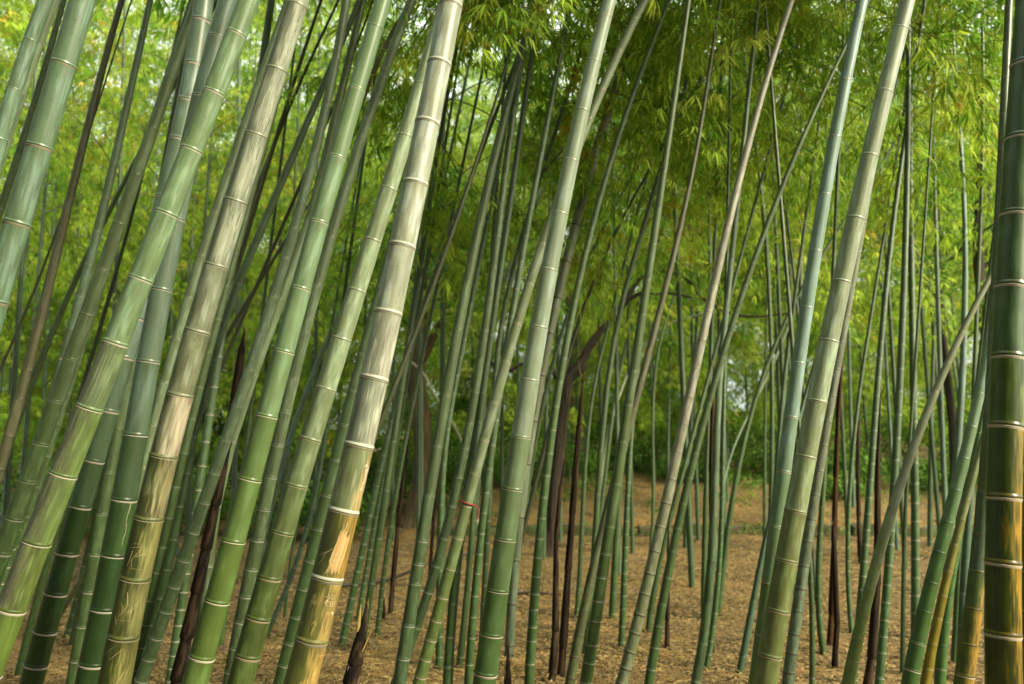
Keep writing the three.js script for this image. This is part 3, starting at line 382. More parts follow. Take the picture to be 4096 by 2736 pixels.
  ['limepale', 'pale leaning culm with a red cord tied round it', -0.5863, 0.2973, -0.031, 0.0095, -4.556, 0.035, 0.363, 4.034, 0.0335, 0.0229, 7.5, 0, [.07,.14,.21,.28,.36,.45,.55,.65,.77,.92,1.08,1.25,1.42,1.60,1.80,2.02,2.23,2.45,2.67,2.87,3.04,3.21,3.38,3.55,3.77,3.96,4.14,4.33,4.51,4.70,4.89,5.07,5.26,5.45,5.63,5.82,6.01,6.19,6.38,6.57,6.75,6.94,7.12,7.31]],
  ['whitenode2', 'dark ringed culm behind the grey and red-tied culms', -0.5167, 0.0162, -0.0435, 0.031, -6.067, 0.038, 0, 1.913, 0.0272, 0.0202, 7.5, 0, [.08,.22,.37,.52,.68,.83,.99,1.14,1.29,1.43,1.57,1.68,1.81,1.94,2.07,2.20,2.33,2.46,2.59,2.72,2.85,2.98,3.11,3.24,3.37,3.50,3.63,3.76,3.88,4.01,4.14,4.28,4.41,4.54,4.67,4.79,4.92,5.05,5.18,5.31,5.44,5.57,5.70,5.83,5.96,6.09,6.22,6.35,6.48,6.61,6.74,6.87,7.00,7.13,7.26,7.39]],
  ['sheath', 'thin dark brown sheathed culm left of the red-tied culm', -0.8332, 0.0213, 0.0358, 0, -8.487, 0.01, 0, 1.533, 0.0179, 0.0133, 1.8, 1, [.12,.49,.88,1.27,1.65]],
  ['dark2', 'plain green culm emerging right of the red-tied culm foot', -0.3834, 0.015, 0.055, 0, -5.071, -0.018, 0.172, 1.166, 0.0308, 0.0266, 7.5, 0, [.10,.27,.44,.63,.82,.98,1.17,1.35,1.53,1.71,1.89,2.07,2.25,2.44,2.62,2.80,2.98,3.16,3.34,3.52,3.71,3.89,4.07,4.25,4.43,4.61,4.79,4.97,5.16,5.34,5.52,5.70,5.88,6.06,6.25,6.43,6.61,6.79,6.97,7.15,7.33]],
  ['dark', 'dark short-showing culm between red-tied and pale smooth culms', -0.3739, 0.1104, -0.0242, 0, -6.095, -0.024, 0, 0.892, 0.0256, 0.0193, 7.5, 0, [.07,.28,.51,.73,.95,1.17,1.39,1.61,1.83,2.05,2.27,2.48,2.71,2.92,3.14,3.36,3.58,3.80,4.02,4.24,4.46,4.68,4.90,5.12,5.34,5.56,5.78,6.00,6.22,6.44,6.66,6.88,7.09,7.32]],
  ['whitenode2', 'evenly ringed mid-green culm left of the pale smooth culm', -0.2648, 0.0425, 0.0368, -0.003, -5.015, 0.009, 0.189, 4.387, 0.0251, 0.0168, 7.5, 0, [.04,.17,.30,.45,.57,.69,.82,.93,1.05,1.17,1.29,1.43,1.57,1.72,1.86,2.02,2.19,2.35,2.52,2.69,2.85,3.03,3.20,3.38,3.54,3.67,3.81,3.95,4.09,4.24,4.38,4.52,4.66,4.80,4.94,5.08,5.22,5.37,5.51,5.65,5.79,5.93,6.07,6.21,6.35,6.49,6.63,6.78,6.92,7.06,7.20,7.34]],
  ['dark', 'thin dark culm crossing left of the pale smooth culm', 0.5633, -0.841, 0.2981, -0.0254, -6.206, 0.004, 2.006, 4.956, 0.0212, 0.0143, 7.5, 0, [.06,.17,.29,.42,.55,.70,.85,1.01,1.19,1.37,1.54,1.73,1.90,2.09,2.28,2.46,2.65,2.82,3.00,3.19,3.38,3.55,3.72,3.91,4.10,4.28,4.46,4.66,4.85,5.04,5.23,5.42,5.61,5.80,5.99,6.18,6.37,6.56,6.75,6.94,7.13,7.32]],
  ['smooth', 'pale smooth culm, tall and clean, left of the crooked brown tree', -0.203, 0.1489, -0.0084, 0.0049, -3.421, 0.013, 0.639, 3.491, 0.0473, 0.0284, 6.5, 0, [.14,.26,.39,.53,.68,.83,1.00,1.20,1.40,1.61,1.84,2.06,2.30,2.54,2.77,2.99,3.21,3.41,3.63,3.84,4.06,4.27,4.49,4.70,4.91,5.13,5.34,5.56,5.77,5.99,6.20]],
  ['beigegrey', 'grey-beige culm rising right behind the pale smooth culm', -0.021, 0.0343, 0.0439, -0.0018, -6.393, -0.003, 0, 5.191, 0.0371, 0.0368, 7.5, 0, [.08,.38,.70,1.02,1.42,1.75,2.10,2.43,2.71,3.00,3.30,3.61,3.92,4.24,4.58,4.91,5.24,5.57,5.90,6.23,6.56,6.89,7.22]],
  ['darkring', 'dark green ringed culm left of the crooked brown tree', 0.0906, 0.0486, 0.0191, 0.0041, -5.046, 0.029, 0.181, 3.929, 0.0306, 0.0146, 7.5, 0, [.05,.17,.30,.43,.51,.61,.70,.80,.91,1.02,1.14,1.26,1.39,1.52,1.66,1.80,1.95,2.09,2.31,2.44,2.56,2.75,2.89,3.09,3.20,3.31,3.51,3.63,3.75,3.89,4.03,4.18,4.32,4.47,4.61,4.75,4.90,5.04,5.19,5.33,5.47,5.62,5.76,5.91,6.05,6.19,6.34,6.48,6.63,6.77,6.91,7.06,7.20,7.35]],
  ['sheath', 'young culm in purple-black sheath below the crooked tree, left of two', 0.2614, 0.1503, -0.2349, 0.1257, -5.713, 0.013, 0, 1.231, 0.0269, 0.0104, 1.5, 1, [.06,.20,.33,.50,.68,.80,.97,1.13,1.28]],
  ['sheath', 'young culm in brown-black sheath below the crooked tree, right of two', 0.3334, 0.0762, 0.0036, 0.0005, -5.851, -0.021, 0, 1.877, 0.0277, 0.017, 2.1, 1, [.19,.45,.70,.92,1.08,1.34,1.65,1.89]],
  ['dark', 'straight dark culm right of the two black sheathed culms', 0.5463, 0.1366, -0.0632, 0.0212, -6.393, -0.009, 0, 2.914, 0.0251, 0.0195, 7.5, 0, [.20,.54,.89,1.19,1.52,2.02,2.40,2.77,3.15,3.52,3.90,4.28,4.65,5.03,5.40,5.78,6.16,6.53,6.91,7.28]],
  ['green2', 'thin teal-green culm behind the straight dark culm', 1.1791, 0.2297, -0.0719, 0.018, -12.225, -0.032, 0, 3.261, 0.0346, 0.0247, 8.5, 0, [.07,.24,.42,.61,.81,1.03,1.26,1.50,1.77,2.03,2.30,2.57,2.84,3.09,3.35,3.62,3.88,4.15,4.41,4.68,4.94,5.21,5.47,5.74,6.00,6.26,6.53,6.79,7.06,7.32,7.59,7.85,8.12,8.38]],
  ['sheath', 'blackish sheathed young culm in front of the straight dark culm', 0.6499, 0.0671, 0.0104, 0, -7.168, -0.001, 0, 0.843, 0.0283, 0.0189, 1.05, 1, [.05,.24,.45,.66,.86]],
  ['midgreen', 'mid-green culm reaching the lower edge left of the pale beige one', 0.3248, 0.1617, 0.0025, -0.0006, -4.462, 0.039, 0.348, 4.013, 0.0325, 0.0135, 7.5, 0, [.04,.12,.19,.27,.36,.46,.55,.67,.77,.89,1.01,1.15,1.37,1.59,1.78,1.96,2.26,2.45,2.64,2.84,3.04,3.23,3.42,3.65,3.85,4.06,4.27,4.48,4.68,4.89,5.10,5.31,5.52,5.73,5.94,6.15,6.36,6.56,6.77,6.98,7.19,7.40]],
  ['darkbrown', 'brownish culm leaning behind the mid-green culm', 0.2766, 0.1591, 0.0678, -0.012, -4.77, -0.019, 0.256, 3.634, 0.0297, 0.0113, 7.5, 0, [.09,.19,.29,.40,.52,.65,.78,.99,1.19,1.40,1.60,1.77,1.95,2.13,2.35,2.61,2.84,3.11,3.36,3.60,3.85,4.10,4.35,4.59,4.84,5.09,5.34,5.58,5.83,6.08,6.33,6.58,6.82,7.07,7.32]],
  ['whitenode2', 'pale-ringed slender culm left of the leaning beige culm', 0.844, 0.0611, -0.0176, 0.0103, -6.621, 0.031, 0, 2.272, 0.0262, 0.0171, 7.5, 0, [.05,.17,.30,.40,.49,.57,.67,.77,.87,.97,1.07,1.17,1.27,1.39,1.50,1.62,1.74,1.85,1.97,2.09,2.20,2.32,2.44,2.55,2.67,2.79,2.90,3.02,3.14,3.25,3.37,3.49,3.60,3.72,3.84,3.96,4.07,4.19,4.30,4.42,4.54,4.66,4.77,4.89,5.01,5.12,5.24,5.36,5.47,5.59,5.71,5.82,5.94,6.06,6.17,6.29,6.41,6.52,6.64,6.76,6.87,6.99,7.11,7.22,7.34]],
  ['dark2', 'plain green culm left of the pale-ringed slender culm', 0.9078, 0.0674, -0.0149, 0.0182, -7.724, 0.006, 0, 1.599, 0.0346, 0.0201, 8.5, 0, [.04,.22,.41,.75,.98,1.22,1.45,1.69,1.92,2.16,2.39,2.63,2.87,3.10,3.34,3.57,3.81,4.04,4.28,4.51,4.75,4.99,5.22,5.46,5.69,5.93,6.16,6.40,6.63,6.87,7.11,7.34,7.58,7.81,8.05,8.28]],
  ['green2', 'very thin upright culm left of the leaning beige culm top', 1.8994, 0.1547, -0.1115, 0.0278, -11.663, -0.006, 0, 3.833, 0.0244, 0.0165, 8.5, 0, [.09,.40,.72,1.02,1.33,1.65,1.96,2.27,2.58,2.89,3.20,3.51,3.83,4.14,4.45,4.76,5.07,5.38,5.69,6.00,6.31,6.62,6.94,7.25,7.56,7.87,8.18]],
  ['beige', 'pale beige culm with dark thin rings leaning alone at centre right', 0.4206, 0.3319, -0.0458, 0.0083, -4.269, -0.019, 0.396, 4.035, 0.0303, 0.0151, 7.5, 0, [.04,.09,.15,.20,.26,.33,.40,.47,.55,.64,.73,.83,.93,1.04,1.16,1.28,1.40,1.54,1.68,1.82,1.97,2.12,2.27,2.42,2.58,2.74,2.92,3.07,3.23,3.39,3.55,3.72,3.87,4.03,4.20,4.36,4.52,4.68,4.84,5.00,5.16,5.32,5.48,5.64,5.80,5.96,6.13,6.29,6.45,6.61,6.77,6.93,7.09,7.25]],
  ['dark2', 'long dark green culm arching behind the pale beige leaning culm', 0.7457, 0.1608, 0.0357, 0.0015, -4.919, 0.012, 0.216, 4.127, 0.0281, 0.0102, 7.5, 0, [.08,.18,.30,.42,.54,.66,.81,.96,1.09,1.23,1.38,1.52,1.67,1.81,1.95,2.09,2.23,2.38,2.52,2.66,2.80,2.94,3.09,3.23,3.37,3.51,3.65,3.79,3.94,4.08,4.22,4.36,4.50,4.65,4.79,4.93,5.07,5.21,5.36,5.50,5.64,5.78,5.92,6.07,6.21,6.35,6.49,6.63,6.78,6.92,7.06,7.20,7.34]],
  ['green2', 'green culm close behind the right flank of the beige culm', 1.1608, 0.1457, 0.087, 0, -7.265, -0.015, 0, 0.887, 0.0285, 0.0203, 8.5, 0, [.12,.34,.56,.77,.99,1.20,1.42,1.64,1.85,2.07,2.29,2.50,2.72,2.94,3.15,3.37,3.58,3.80,4.02,4.23,4.45,4.67,4.88,5.10,5.32,5.53,5.75,5.96,6.18,6.40,6.62,6.83,7.05,7.26,7.48,7.70,7.91,8.13,8.35]],
  ['greyteal', 'grey-teal culm in the cluster of five right of the beige culm, thickest', 1.0985, 0.2842, -0.1583, 0.0378, -5.292, -0.005, 0.159, 2.187, 0.03, 0.0194, 7.5, 0, [.13,.35,.59,.85,1.12,1.39,1.67,1.95,2.22,2.50,2.77,3.05,3.32,3.60,3.87,4.15,4.42,4.70,4.97,5.25,5.52,5.80,6.07,6.35,6.62,6.90,7.17]],
  ['rust', 'rust-brown sheathed culm in the middle of the five-culm cluster', 1.5196, 0.0606, -0.0586, 0.022, -6.521, 0.012, 0, 1.888, 0.0206, 0.0154, 2.2, 1, [.25,.50,.76,1.04,1.35,1.65,1.95]],
  ['dark2', 'dark culm at the left edge of the five-culm cluster', 1.7461, 0.0216, 0.0177, -0.003, -7.771, 0.038, 0, 2.246, 0.0267, 0.0182, 8.5, 0, [.31,.70,1.10,1.50,1.90,2.30,2.70,3.10,3.50,3.90,4.29,4.69,5.09,5.49,5.89,6.29,6.69,7.09,7.49,7.89,8.29]],
  ['whitenode2', 'white-ringed thin culm in the five-culm cluster', 1.3691, 0.2333, -0.1193, 0.0257, -6.05, -0.013, 0, 1.789, 0.0218, 0.0144, 7.5, 0, [.10,.19,.29,.38,.55,.65,.75,.86,.94,1.03,1.19,1.30,1.40,1.50,1.61,1.72,1.82,1.93,2.03,2.14,2.24,2.35,2.45,2.56,2.66,2.77,2.87,2.98,3.08,3.19,3.29,3.40,3.50,3.60,3.71,3.81,3.92,4.02,4.13,4.23,4.34,4.44,4.55,4.65,4.76,4.86,4.97,5.07,5.17,5.28,5.38,5.49,5.59,5.70,5.80,5.91,6.01,6.12,6.22,6.33,6.43,6.54,6.64,6.75,6.85,6.96,7.06,7.17,7.27,7.38]],
  ['green2', 'green culm leaning into the five-culm cluster from the right', 1.928, 0.1367, 0.0105, 0.0137, -7.963, -0.01, 0, 3.39, 0.0312, 0.014, 8.5, 0, [.18,.46,.78,1.04,1.37,1.68,1.98,2.29,2.59,2.90,3.20,3.50,3.81,4.11,4.42,4.72,5.03,5.33,5.64,5.94,6.25,6.55,6.86,7.16,7.47,7.77,8.07,8.38]],
  ['dark', 'lone short-looking dark culm standing before the mossy kerb', 2.5856, 0.0529, 0.0061, 0, -12.589, 0.026, 0, 2.09, 0.0398, 0.0264, 8.5, 0, [.15,.47,.81,1.17,1.55,1.95,2.33,2.71,3.09,3.46,3.85,4.22,4.60,4.98,5.36,5.74,6.12,6.50,6.88,7.26,7.64,8.02]],
  ['teal2', 'blue-green culm slanting to the floor left of the twin pale culms', 1.5878, 0.2584, -0.0705, 0.0564, -5.984, -0.013, 0, 1.212, 0.026, 0.0166, 7.5, 0, [.10,.37,.47,.69,.89,1.09,1.29,1.49,1.68,1.88,2.08,2.28,2.47,2.67,2.87,3.07,3.26,3.46,3.66,3.86,4.05,4.25,4.45,4.65,4.84,5.04,5.24,5.44,5.63,5.83,6.03,6.23,6.42,6.62,6.82,7.02,7.22]],
  ['turq', 'turquoise culm with creamy rings, left of the twin pale culms', 0.9743, 0.16, -0.0066, 0.0035, -3.744, 0.027, 0.55, 3.642, 0.035, 0.0252, 6.5, 0, [.16,.35,.55,.76,.98,1.22,1.46,1.70,1.94,2.19,2.45,2.71,2.98,3.25,3.53,3.80,4.07,4.34,4.61,4.88,5.16,5.43,5.70,5.97,6.24]],
  ['palegreen', 'pale green culm with fine grey rings, right of the twin pale culms', 0.8545, 0.1774, 0.0156, 0.0001, -3.346, 0.029, 0.663, 3.419, 0.0457, 0.0297, 6.5, 0, [.04,.17,.31,.45,.61,.77,.94,1.13,1.32,1.53,1.75,1.99,2.23,2.49,2.75,3.02,3.29,3.56,3.82,4.09,4.36,4.63,4.89,5.16,5.43,5.70,5.96,6.23]],
  ['beigegrey', 'slim grey culm tucked right behind the pale green twin culm', 1.4369, 0.143, 0.0301, -0.004, -4.63, 0.019, 0.298, 2.801, 0.0325, 0.0201, 7.5, 0, [.10,.18,.27,.36,.46,.56,.68,.80,.92,1.05,1.17,1.30,1.43,1.57,1.70,1.84,1.99,2.14,2.29,2.46,2.65,2.82,2.99,3.16,3.33,3.50,3.67,3.84,4.01,4.18,4.35,4.52,4.69,4.86,5.03,5.20,5.37,5.54,5.71,5.88,6.05,6.22,6.39,6.56,6.73,6.90,7.07,7.24]],
  ['dark2', 'ringed dark culm right of the slim grey culm, standing upright', 2.3791, -0.1196, 0.2044, -0.0605, -6.554, 0.016, 0, 1.514, 0.0258, 0.0189, 7.5, 0, [.14,.27,.41,.56,.73,.88,1.08,1.27,1.45,1.63,1.81,1.99,2.17,2.35,2.53,2.71,2.90,3.08,3.26,3.44,3.62,3.80,3.98,4.16,4.34,4.52,4.70,4.88,5.06,5.24,5.42,5.61,5.79,5.97,6.15,6.33,6.51,6.69,6.87,7.05,7.23]],
  ['dark', 'dark upright culm between slim grey culm and the ringed dark culm', 1.7494, 0.101, -0.0651, 0, -5.056, -0.027, 0.203, 1.012, 0.0173, 0.0148, 7.5, 0, [.04,.21,.38,.57,.76,.88,1.05,1.22,1.39,1.55,1.72,1.89,2.06,2.22,2.39,2.56,2.73,2.89,3.06,3.23,3.39,3.56,3.73,3.90,4.06,4.23,4.40,4.57,4.73,4.90,5.07,5.24,5.40,5.57,5.74,5.91,6.07,6.24,6.41,6.57,6.74,6.91,7.08,7.24]],
  ['rust', 'reddish brown sheathed culm right of the pale twin culms, left of two', 2.5253, 0.1234, -0.043, 0.0147, -6.793, -0.03, 0, 1.958, 0.0249, 0.0162, 2.4, 1, [.22,.47,.78,1.05,1.30,1.48,1.78,2.02,2.26]],
  ['sheath', 'dark sheathed culm leaning on the reddish brown sheathed one', 2.3272, 0.125, -0.1119, 0, -6.182, 0.019, 0, 0.731, 0.0211, 0.0163, 1, 1, [.27,.57,.88]],
  ['whitenode2', 'thin pale-ringed culm between two groups of brown sheathed culms', 2.8336, -0.0516, 0.0851, -0.0087, -7.129, -0.004, 0, 2.524, 0.0207, 0.0148, 8.5, 0, [.15,.31,.40,.51,.59,.70,.82,.93,1.06,1.18,1.30,1.44,1.58,1.73,1.88,2.03,2.18,2.33,2.48,2.63,2.78,2.93,3.08,3.23,3.38,3.53,3.68,3.83,3.98,4.12,4.27,4.42,4.57,4.72,4.87,5.02,5.17,5.32,5.47,5.62,5.77,5.92,6.07,6.22,6.37,6.52,6.67,6.82,6.97,7.12,7.27,7.42,7.57,7.72,7.87,8.02,8.17,8.31]],
  ['sheath', 'thin dark brown culm right of the thin pale-ringed culm', 4.5126, 0.0014, 0.0194, 0, -10.959, -0.008, 0, 1.914, 0.0289, 0.0202, 2.3, 1, [.10,.35,.61,.89,1.28,1.74,2.12]],
  ['whitenode2', 'ringed blue-green culm crossing left of the pale slanting culm', 2.0633, 0.1743, -0.0247, 0.0059, -5.251, -0.031, 0.131, 3.364, 0.0246, 0.0152, 7.5, 0, [.05,.10,.15,.20,.26,.32,.38,.45,.52,.59,.68,.76,.85,.95,1.04,1.14,1.24,1.35,1.45,1.55,1.66,1.77,1.88,2.00,2.12,2.23,2.35,2.46,2.58,2.69,2.80,2.92,3.03,3.15,3.26,3.37,3.49,3.60,3.72,3.83,3.94,4.06,4.17,4.29,4.40,4.52,4.63,4.74,4.86,4.97,5.09,5.20,5.32,5.43,5.54,5.66,5.77,5.89,6.00,6.11,6.23,6.34,6.46,6.57,6.68,6.80,6.91,7.03,7.14,7.26,7.37]],
  ['sheath', 'thick purple-black sheathed culm behind the pale slanting culm', 2.3588, 0.2162, -0.1499, 0.0448, -5.698, 0.007, 0, 1.703, 0.0295, 0.0135, 2, 1, [.16,.37,.63,.80,.97,1.23,1.52,1.77]],
  ['limegrey', 'strongly slanting pale lime culm crossing the right side', 1.5257, 0.218, 0.0532, 0.0077, -4.159, -0.026, 0.426, 2.511, 0.0298, 0.0132, 7.5, 0, [.07,.15,.23,.33,.42,.53,.64,.75,.87,1.00,1.13,1.26,1.40,1.53,1.69,1.84,1.99,2.15,2.29,2.44,2.60,2.75,2.90,3.05,3.20,3.35,3.50,3.66,3.81,3.96,4.11,4.26,4.42,4.57,4.72,4.87,5.02,5.17,5.33,5.48,5.63,5.78,5.93,6.08,6.24,6.39,6.54,6.69,6.84,6.99,7.15,7.30]],
  ['whitenode2', 'upright ringed culm crossing behind the slanting lime culm', 2.0801, 0.1641, -0.0115, 0.0001, -4.946, -0.034, 0.245, 4.15, 0.0258, 0.0147, 7.5, 0, [.12,.24,.38,.47,.56,.66,.76,.87,.99,1.07,1.21,1.34,1.48,1.61,1.75,1.89,2.03,2.18,2.33,2.49,2.66,2.81,2.97,3.12,3.29,3.50,3.70,3.90,4.09,4.28,4.47,4.67,4.86,5.05,5.25,5.44,5.63,5.83,6.02,6.21,6.41,6.60,6.79,6.99,7.18,7.37]],
  ['darkring', 'upright green culm right of the slanting lime culm', 3.2738, 0.0818, -0.0093, 0.0013, -6.938, -0.039, 0, 4.55, 0.0365, 0.0206, 8.5, 0, [.07,.20,.34,.48,.63,.78,.93,1.08,1.24,1.41,1.58,1.75,1.92,2.12,2.30,2.50,2.70,2.90,3.12,3.28,3.44,3.61,3.77,3.94,4.11,4.27,4.44,4.60,4.77,4.93,5.10,5.26,5.43,5.59,5.76,5.92,6.09,6.25,6.42,6.58,6.75,6.91,7.08,7.25,7.41,7.58,7.74,7.91,8.07,8.24]],
  ['dark2', 'slim upright culm left of the upright green one', 2.7197, 0.0953, -0.0265, 0.023, -5.984, -0.037, 0, 1.302, 0.0173, 0.0126, 7.5, 0, [.13,.32,.48,.59,.71,.83,.95,1.09,1.21,1.34,1.47,1.59,1.72,1.84,1.97,2.10,2.22,2.35,2.48,2.60,2.73,2.86,2.98,3.11,3.24,3.36,3.49,3.62,3.74,3.87,3.99,4.12,4.25,4.37,4.50,4.63,4.75,4.88,5.00,5.13,5.26,5.38,5.51,5.64,5.76,5.89,6.02,6.14,6.27,6.40,6.52,6.65,6.78,6.90,7.03,7.15,7.28]],
  ['dark', 'blurred grey culm standing near the mossy kerb at right', 6.3609, 0.0751, 0.0054, 0, -12.845, -0.026, 0, 2.445, 0.0406, 0.0305, 8.5, 0, [.07,.50,.96,1.43,1.94,2.41,2.89,3.37,3.84,4.32,4.79,5.27,5.75,6.22,6.70,7.18,7.66,8.13]],
  ['tealpale', 'pale blue-green culm rising behind the yellow-green leaning culms', 3.744, 0.2015, -0.0138, -0.0014, -7.483, -0.011, 1.269, 4.399, 0.0332, 0.0159, 8.5, 0, [.24,.53,.84,1.17,1.52,1.89,2.29,2.49,3.14,3.55,3.97,4.47,4.96,5.46,5.95,6.44,6.94,7.43,7.93]],
  ['dark', 'thin dark culm left of the dark tree trunk at right', 3.942, -0.022, 0.039, -0.0044, -7.242, 0.026, 1.881, 5.06, 0.0189, 0.0131, 8.5, 0, [.12,.49,.89,1.32,1.78,2.26,2.77,3.16,3.56,3.95,4.35,4.75,5.14,5.54,5.93,6.33,6.73,7.12,7.52,7.91,8.31]],
  ['fresh2', 'fresh green leaning culm with white rings left of yellow leaning culm', 1.7541, 0.1021, 0.1908, -0.051, -3.976, -0.015, 0.479, 2.334, 0.0367, 0.0167, 7.5, 0, [.03,.12,.22,.32,.42,.54,.66,.80,.93,1.07,1.21,1.36,1.51,1.66,1.82,1.99,2.15,2.31,2.47,2.63,2.79,2.95,3.11,3.27,3.43,3.59,3.75,3.91,4.08,4.24,4.40,4.56,4.72,4.88,5.04,5.20,5.36,5.52,5.68,5.84,6.00,6.16,6.32,6.48,6.64,6.80,6.96,7.12,7.29]],
  ['yellow', 'yellow leaning culm with a gentle bend', 1.9681, 0.1757, 0.0999, -0.0168, -4.263, -0.023, 0.397, 1.734, 0.0241, 0.016, 7.5, 0, [.06,.15,.25,.35,.47,.59,.71,.82,.94,1.07,1.20,1.30,1.43,1.59,1.72,1.85,1.98,2.10,2.23,2.36,2.49,2.62,2.75,2.88,3.00,3.13,3.26,3.39,3.52,3.65,3.78,3.91,4.04,4.17,4.29,4.42,4.55,4.68,4.81,4.94,5.07,5.20,5.33,5.45,5.58,5.71,5.84,5.97,6.10,6.23,6.36,6.48,6.61,6.74,6.87,7.00,7.13,7.26,7.39]],
  ['green', 'vivid green short-showing culm right of the yellow leaning culm foot', 2.2772, 0.0023, 0.1833, -0.0419, -4.614, 0.009, 0.302, 1.302, 0.0303, 0.0164, 7.5, 0, [.07,.17,.27,.38,.50,.62,.75,.88,1.01,1.13,1.26,1.39,1.51,1.64,1.76,1.89,2.02,2.14,2.27,2.39,2.52,2.65,2.77,2.90,3.02,3.15,3.28,3.40,3.53,3.65,3.78,3.91,4.03,4.16,4.29,4.41,4.54,4.66,4.79,4.92,5.04,5.17,5.29,5.42,5.55,5.67,5.80,5.92,6.05,6.18,6.30,6.43,6.55,6.68,6.81,6.93,7.06,7.18,7.31]],
  ['gold2', 'culm with orange-gold lower flank left of the thick right edge culm', 1.6765, 0.2931, -0.0672, 0.0074, -3.489, -0.007, 0.617, 1.875, 0.037, 0.0202, 6.5, 0, [.11,.20,.30,.41,.52,.65,.77,.91,1.06,1.21,1.38,1.55,1.71,1.88,2.04,2.21,2.37,2.54,2.70,2.87,3.03,3.20,3.36,3.53,3.69,3.86,4.03,4.19,4.36,4.52,4.69,4.85,5.02,5.18,5.35,5.51,5.68,5.84,6.01,6.17,6.34]],
  ['gold', 'thick upright culm at the right edge, deep green with amber flank', 1.385, -0.0157, 0.057, -0.0058, -2.439, -0.038, 0.904, 3.031, 0.0482, 0.0446, 6.5, 0, [.12,.25,.39,.54,.70,.86,1.04,1.24,1.43,1.64,1.85,2.07,2.30,2.55,2.80,3.04,3.29,3.53,3.77,4.02,4.26,4.50,4.74,4.99,5.23,5.47,5.71,5.96,6.20]],
  ['fresh2', 'bright green culm cut off by the right edge', 2.2802, 0.0754, 0.016, 0, -3.888, -0.007, 0.504, 1.348, 0.0358, 0.0307, 6.5, 0, [.09,.22,.36,.51,.66,.83,1.00,1.17,1.35,1.52,1.69,1.86,2.04,2.21,2.38,2.55,2.72,2.89,3.07,3.24,3.41,3.58,3.75,3.93,4.10,4.27,4.44,4.61,4.79,4.96,5.13,5.30,5.47,5.64,5.82,5.99,6.16,6.33]],
  ['darkring', 'ringed dark culm behind the foot of the yellow leaning culm', 3.1844, 0.1157, -0.0564, 0.045, -6.182, 0.031, 0, 1.139, 0.0243, 0.0176, 7.5, 0, [.19,.42,.58,.75,.89,1.04,1.20,1.35,1.51,1.67,1.82,1.98,2.13,2.29,2.44,2.60,2.75,2.91,3.06,3.22,3.37,3.53,3.68,3.84,4.00,4.15,4.31,4.46,4.62,4.77,4.93,5.08,5.24,5.39,5.55,5.70,5.86,6.01,6.17,6.33,6.48,6.64,6.79,6.95,7.10,7.26]],
  ['teal2', 'dull teal culm behind the gold-flanked smaller culm', 3.0324, 0.0737, 0.034, 0, -5.802, 0.001, 0.564, 1.434, 0.0274, 0.0226, 7.5, 0, [.16,.35,.56,.78,1.02,1.25,1.49,1.72,1.95,2.18,2.41,2.64,2.87,3.10,3.33,3.56,3.79,4.03,4.26,4.49,4.72,4.95,5.18,5.41,5.64,5.87,6.10,6.33,6.56,6.79,7.03,7.26]],
  ['blackish', 'thin black culm tilting left behind the turquoise culm', 2.8625, 0.1259, -0.0294, 0, -8.486, -0.009, 2.382, 4.698, 0.0157, 0.0111, 8.5, 0, [.14,.27,.40,.54,.69,.86,1.03,1.21,1.41,1.60,1.81,2.01,2.22,2.43,2.64,2.85,3.05,3.25,3.46,3.66,3.85,4.05,4.26,4.47,4.68,4.89,5.10,5.31,5.51,5.72,5.93,6.14,6.35,6.56,6.77,6.98,7.19,7.39,7.60,7.81,8.02,8.23]],
  ['dark', 'straight thin culm behind the turquoise culm', 2.9357, 0.1011, -0.0049, 0, -8.937, -0.039, 2.19, 5.075, 0.0261, 0.0169, 8.5, 0, [.12,.27,.43,.60,.78,.97,1.18,1.39,1.59,1.81,2.02,2.22,2.43,2.65,2.85,3.06,3.27,3.48,3.69,3.91,4.13,4.34,4.56,4.78,5.00,5.23,5.45,5.67,5.89,6.11,6.33,6.56,6.78,7.00,7.22,7.44,7.67,7.89,8.11,8.33]],
  ['tealpale', 'pale thin culm rising between beige and turquoise culms', 2.9623, -0.0325, 0.0309, -0.0055, -9.536, 0.022, 0.984, 4.865, 0.0226, 0.0148, 8.5, 0, [.10,.26,.43,.61,.80,1.01,1.23,1.46,1.69,1.93,2.16,2.40,2.62,2.85,3.07,3.31,3.54,3.78,4.00,4.21,4.44,4.66,4.88,5.11,5.33,5.55,5.77,6.00,6.22,6.44,6.66,6.89,7.11,7.33,7.55,7.78,8.00,8.22]],
  ['whitenode2', 'ringed culm close behind the turquoise culm', 2.3856, 0.1393, -0.0298, 0.009, -8.021, 0.013, 0.877, 2.676, 0.0252, 0.0187, 8.5, 0, [.11,.22,.34,.47,.61,.75,.91,1.07,1.25,1.43,1.66,1.91,2.12,2.35,2.58,2.81,3.04,3.27,3.50,3.73,3.96,4.20,4.42,4.66,4.88,5.12,5.35,5.58,5.81,6.04,6.27,6.50,6.73,6.96,7.19,7.42,7.65,7.88,8.11,8.34]],
  ['dark', 'thin culm rising by the mossy kerb left of the turquoise culm', 3.8838, 0.033, 0.0022, 0, -12.976, 0.007, 0, 2.723, 0.0274, 0.0171, 8.5, 0, [.12,.29,.48,.67,.88,1.10,1.34,1.57,1.82,2.04,2.29,2.52,2.75,2.99,3.22,3.45,3.69,3.92,4.15,4.39,4.62,4.85,5.09,5.32,5.55,5.79,6.02,6.25,6.49,6.72,6.95,7.18,7.42,7.65,7.88,8.12,8.35]],
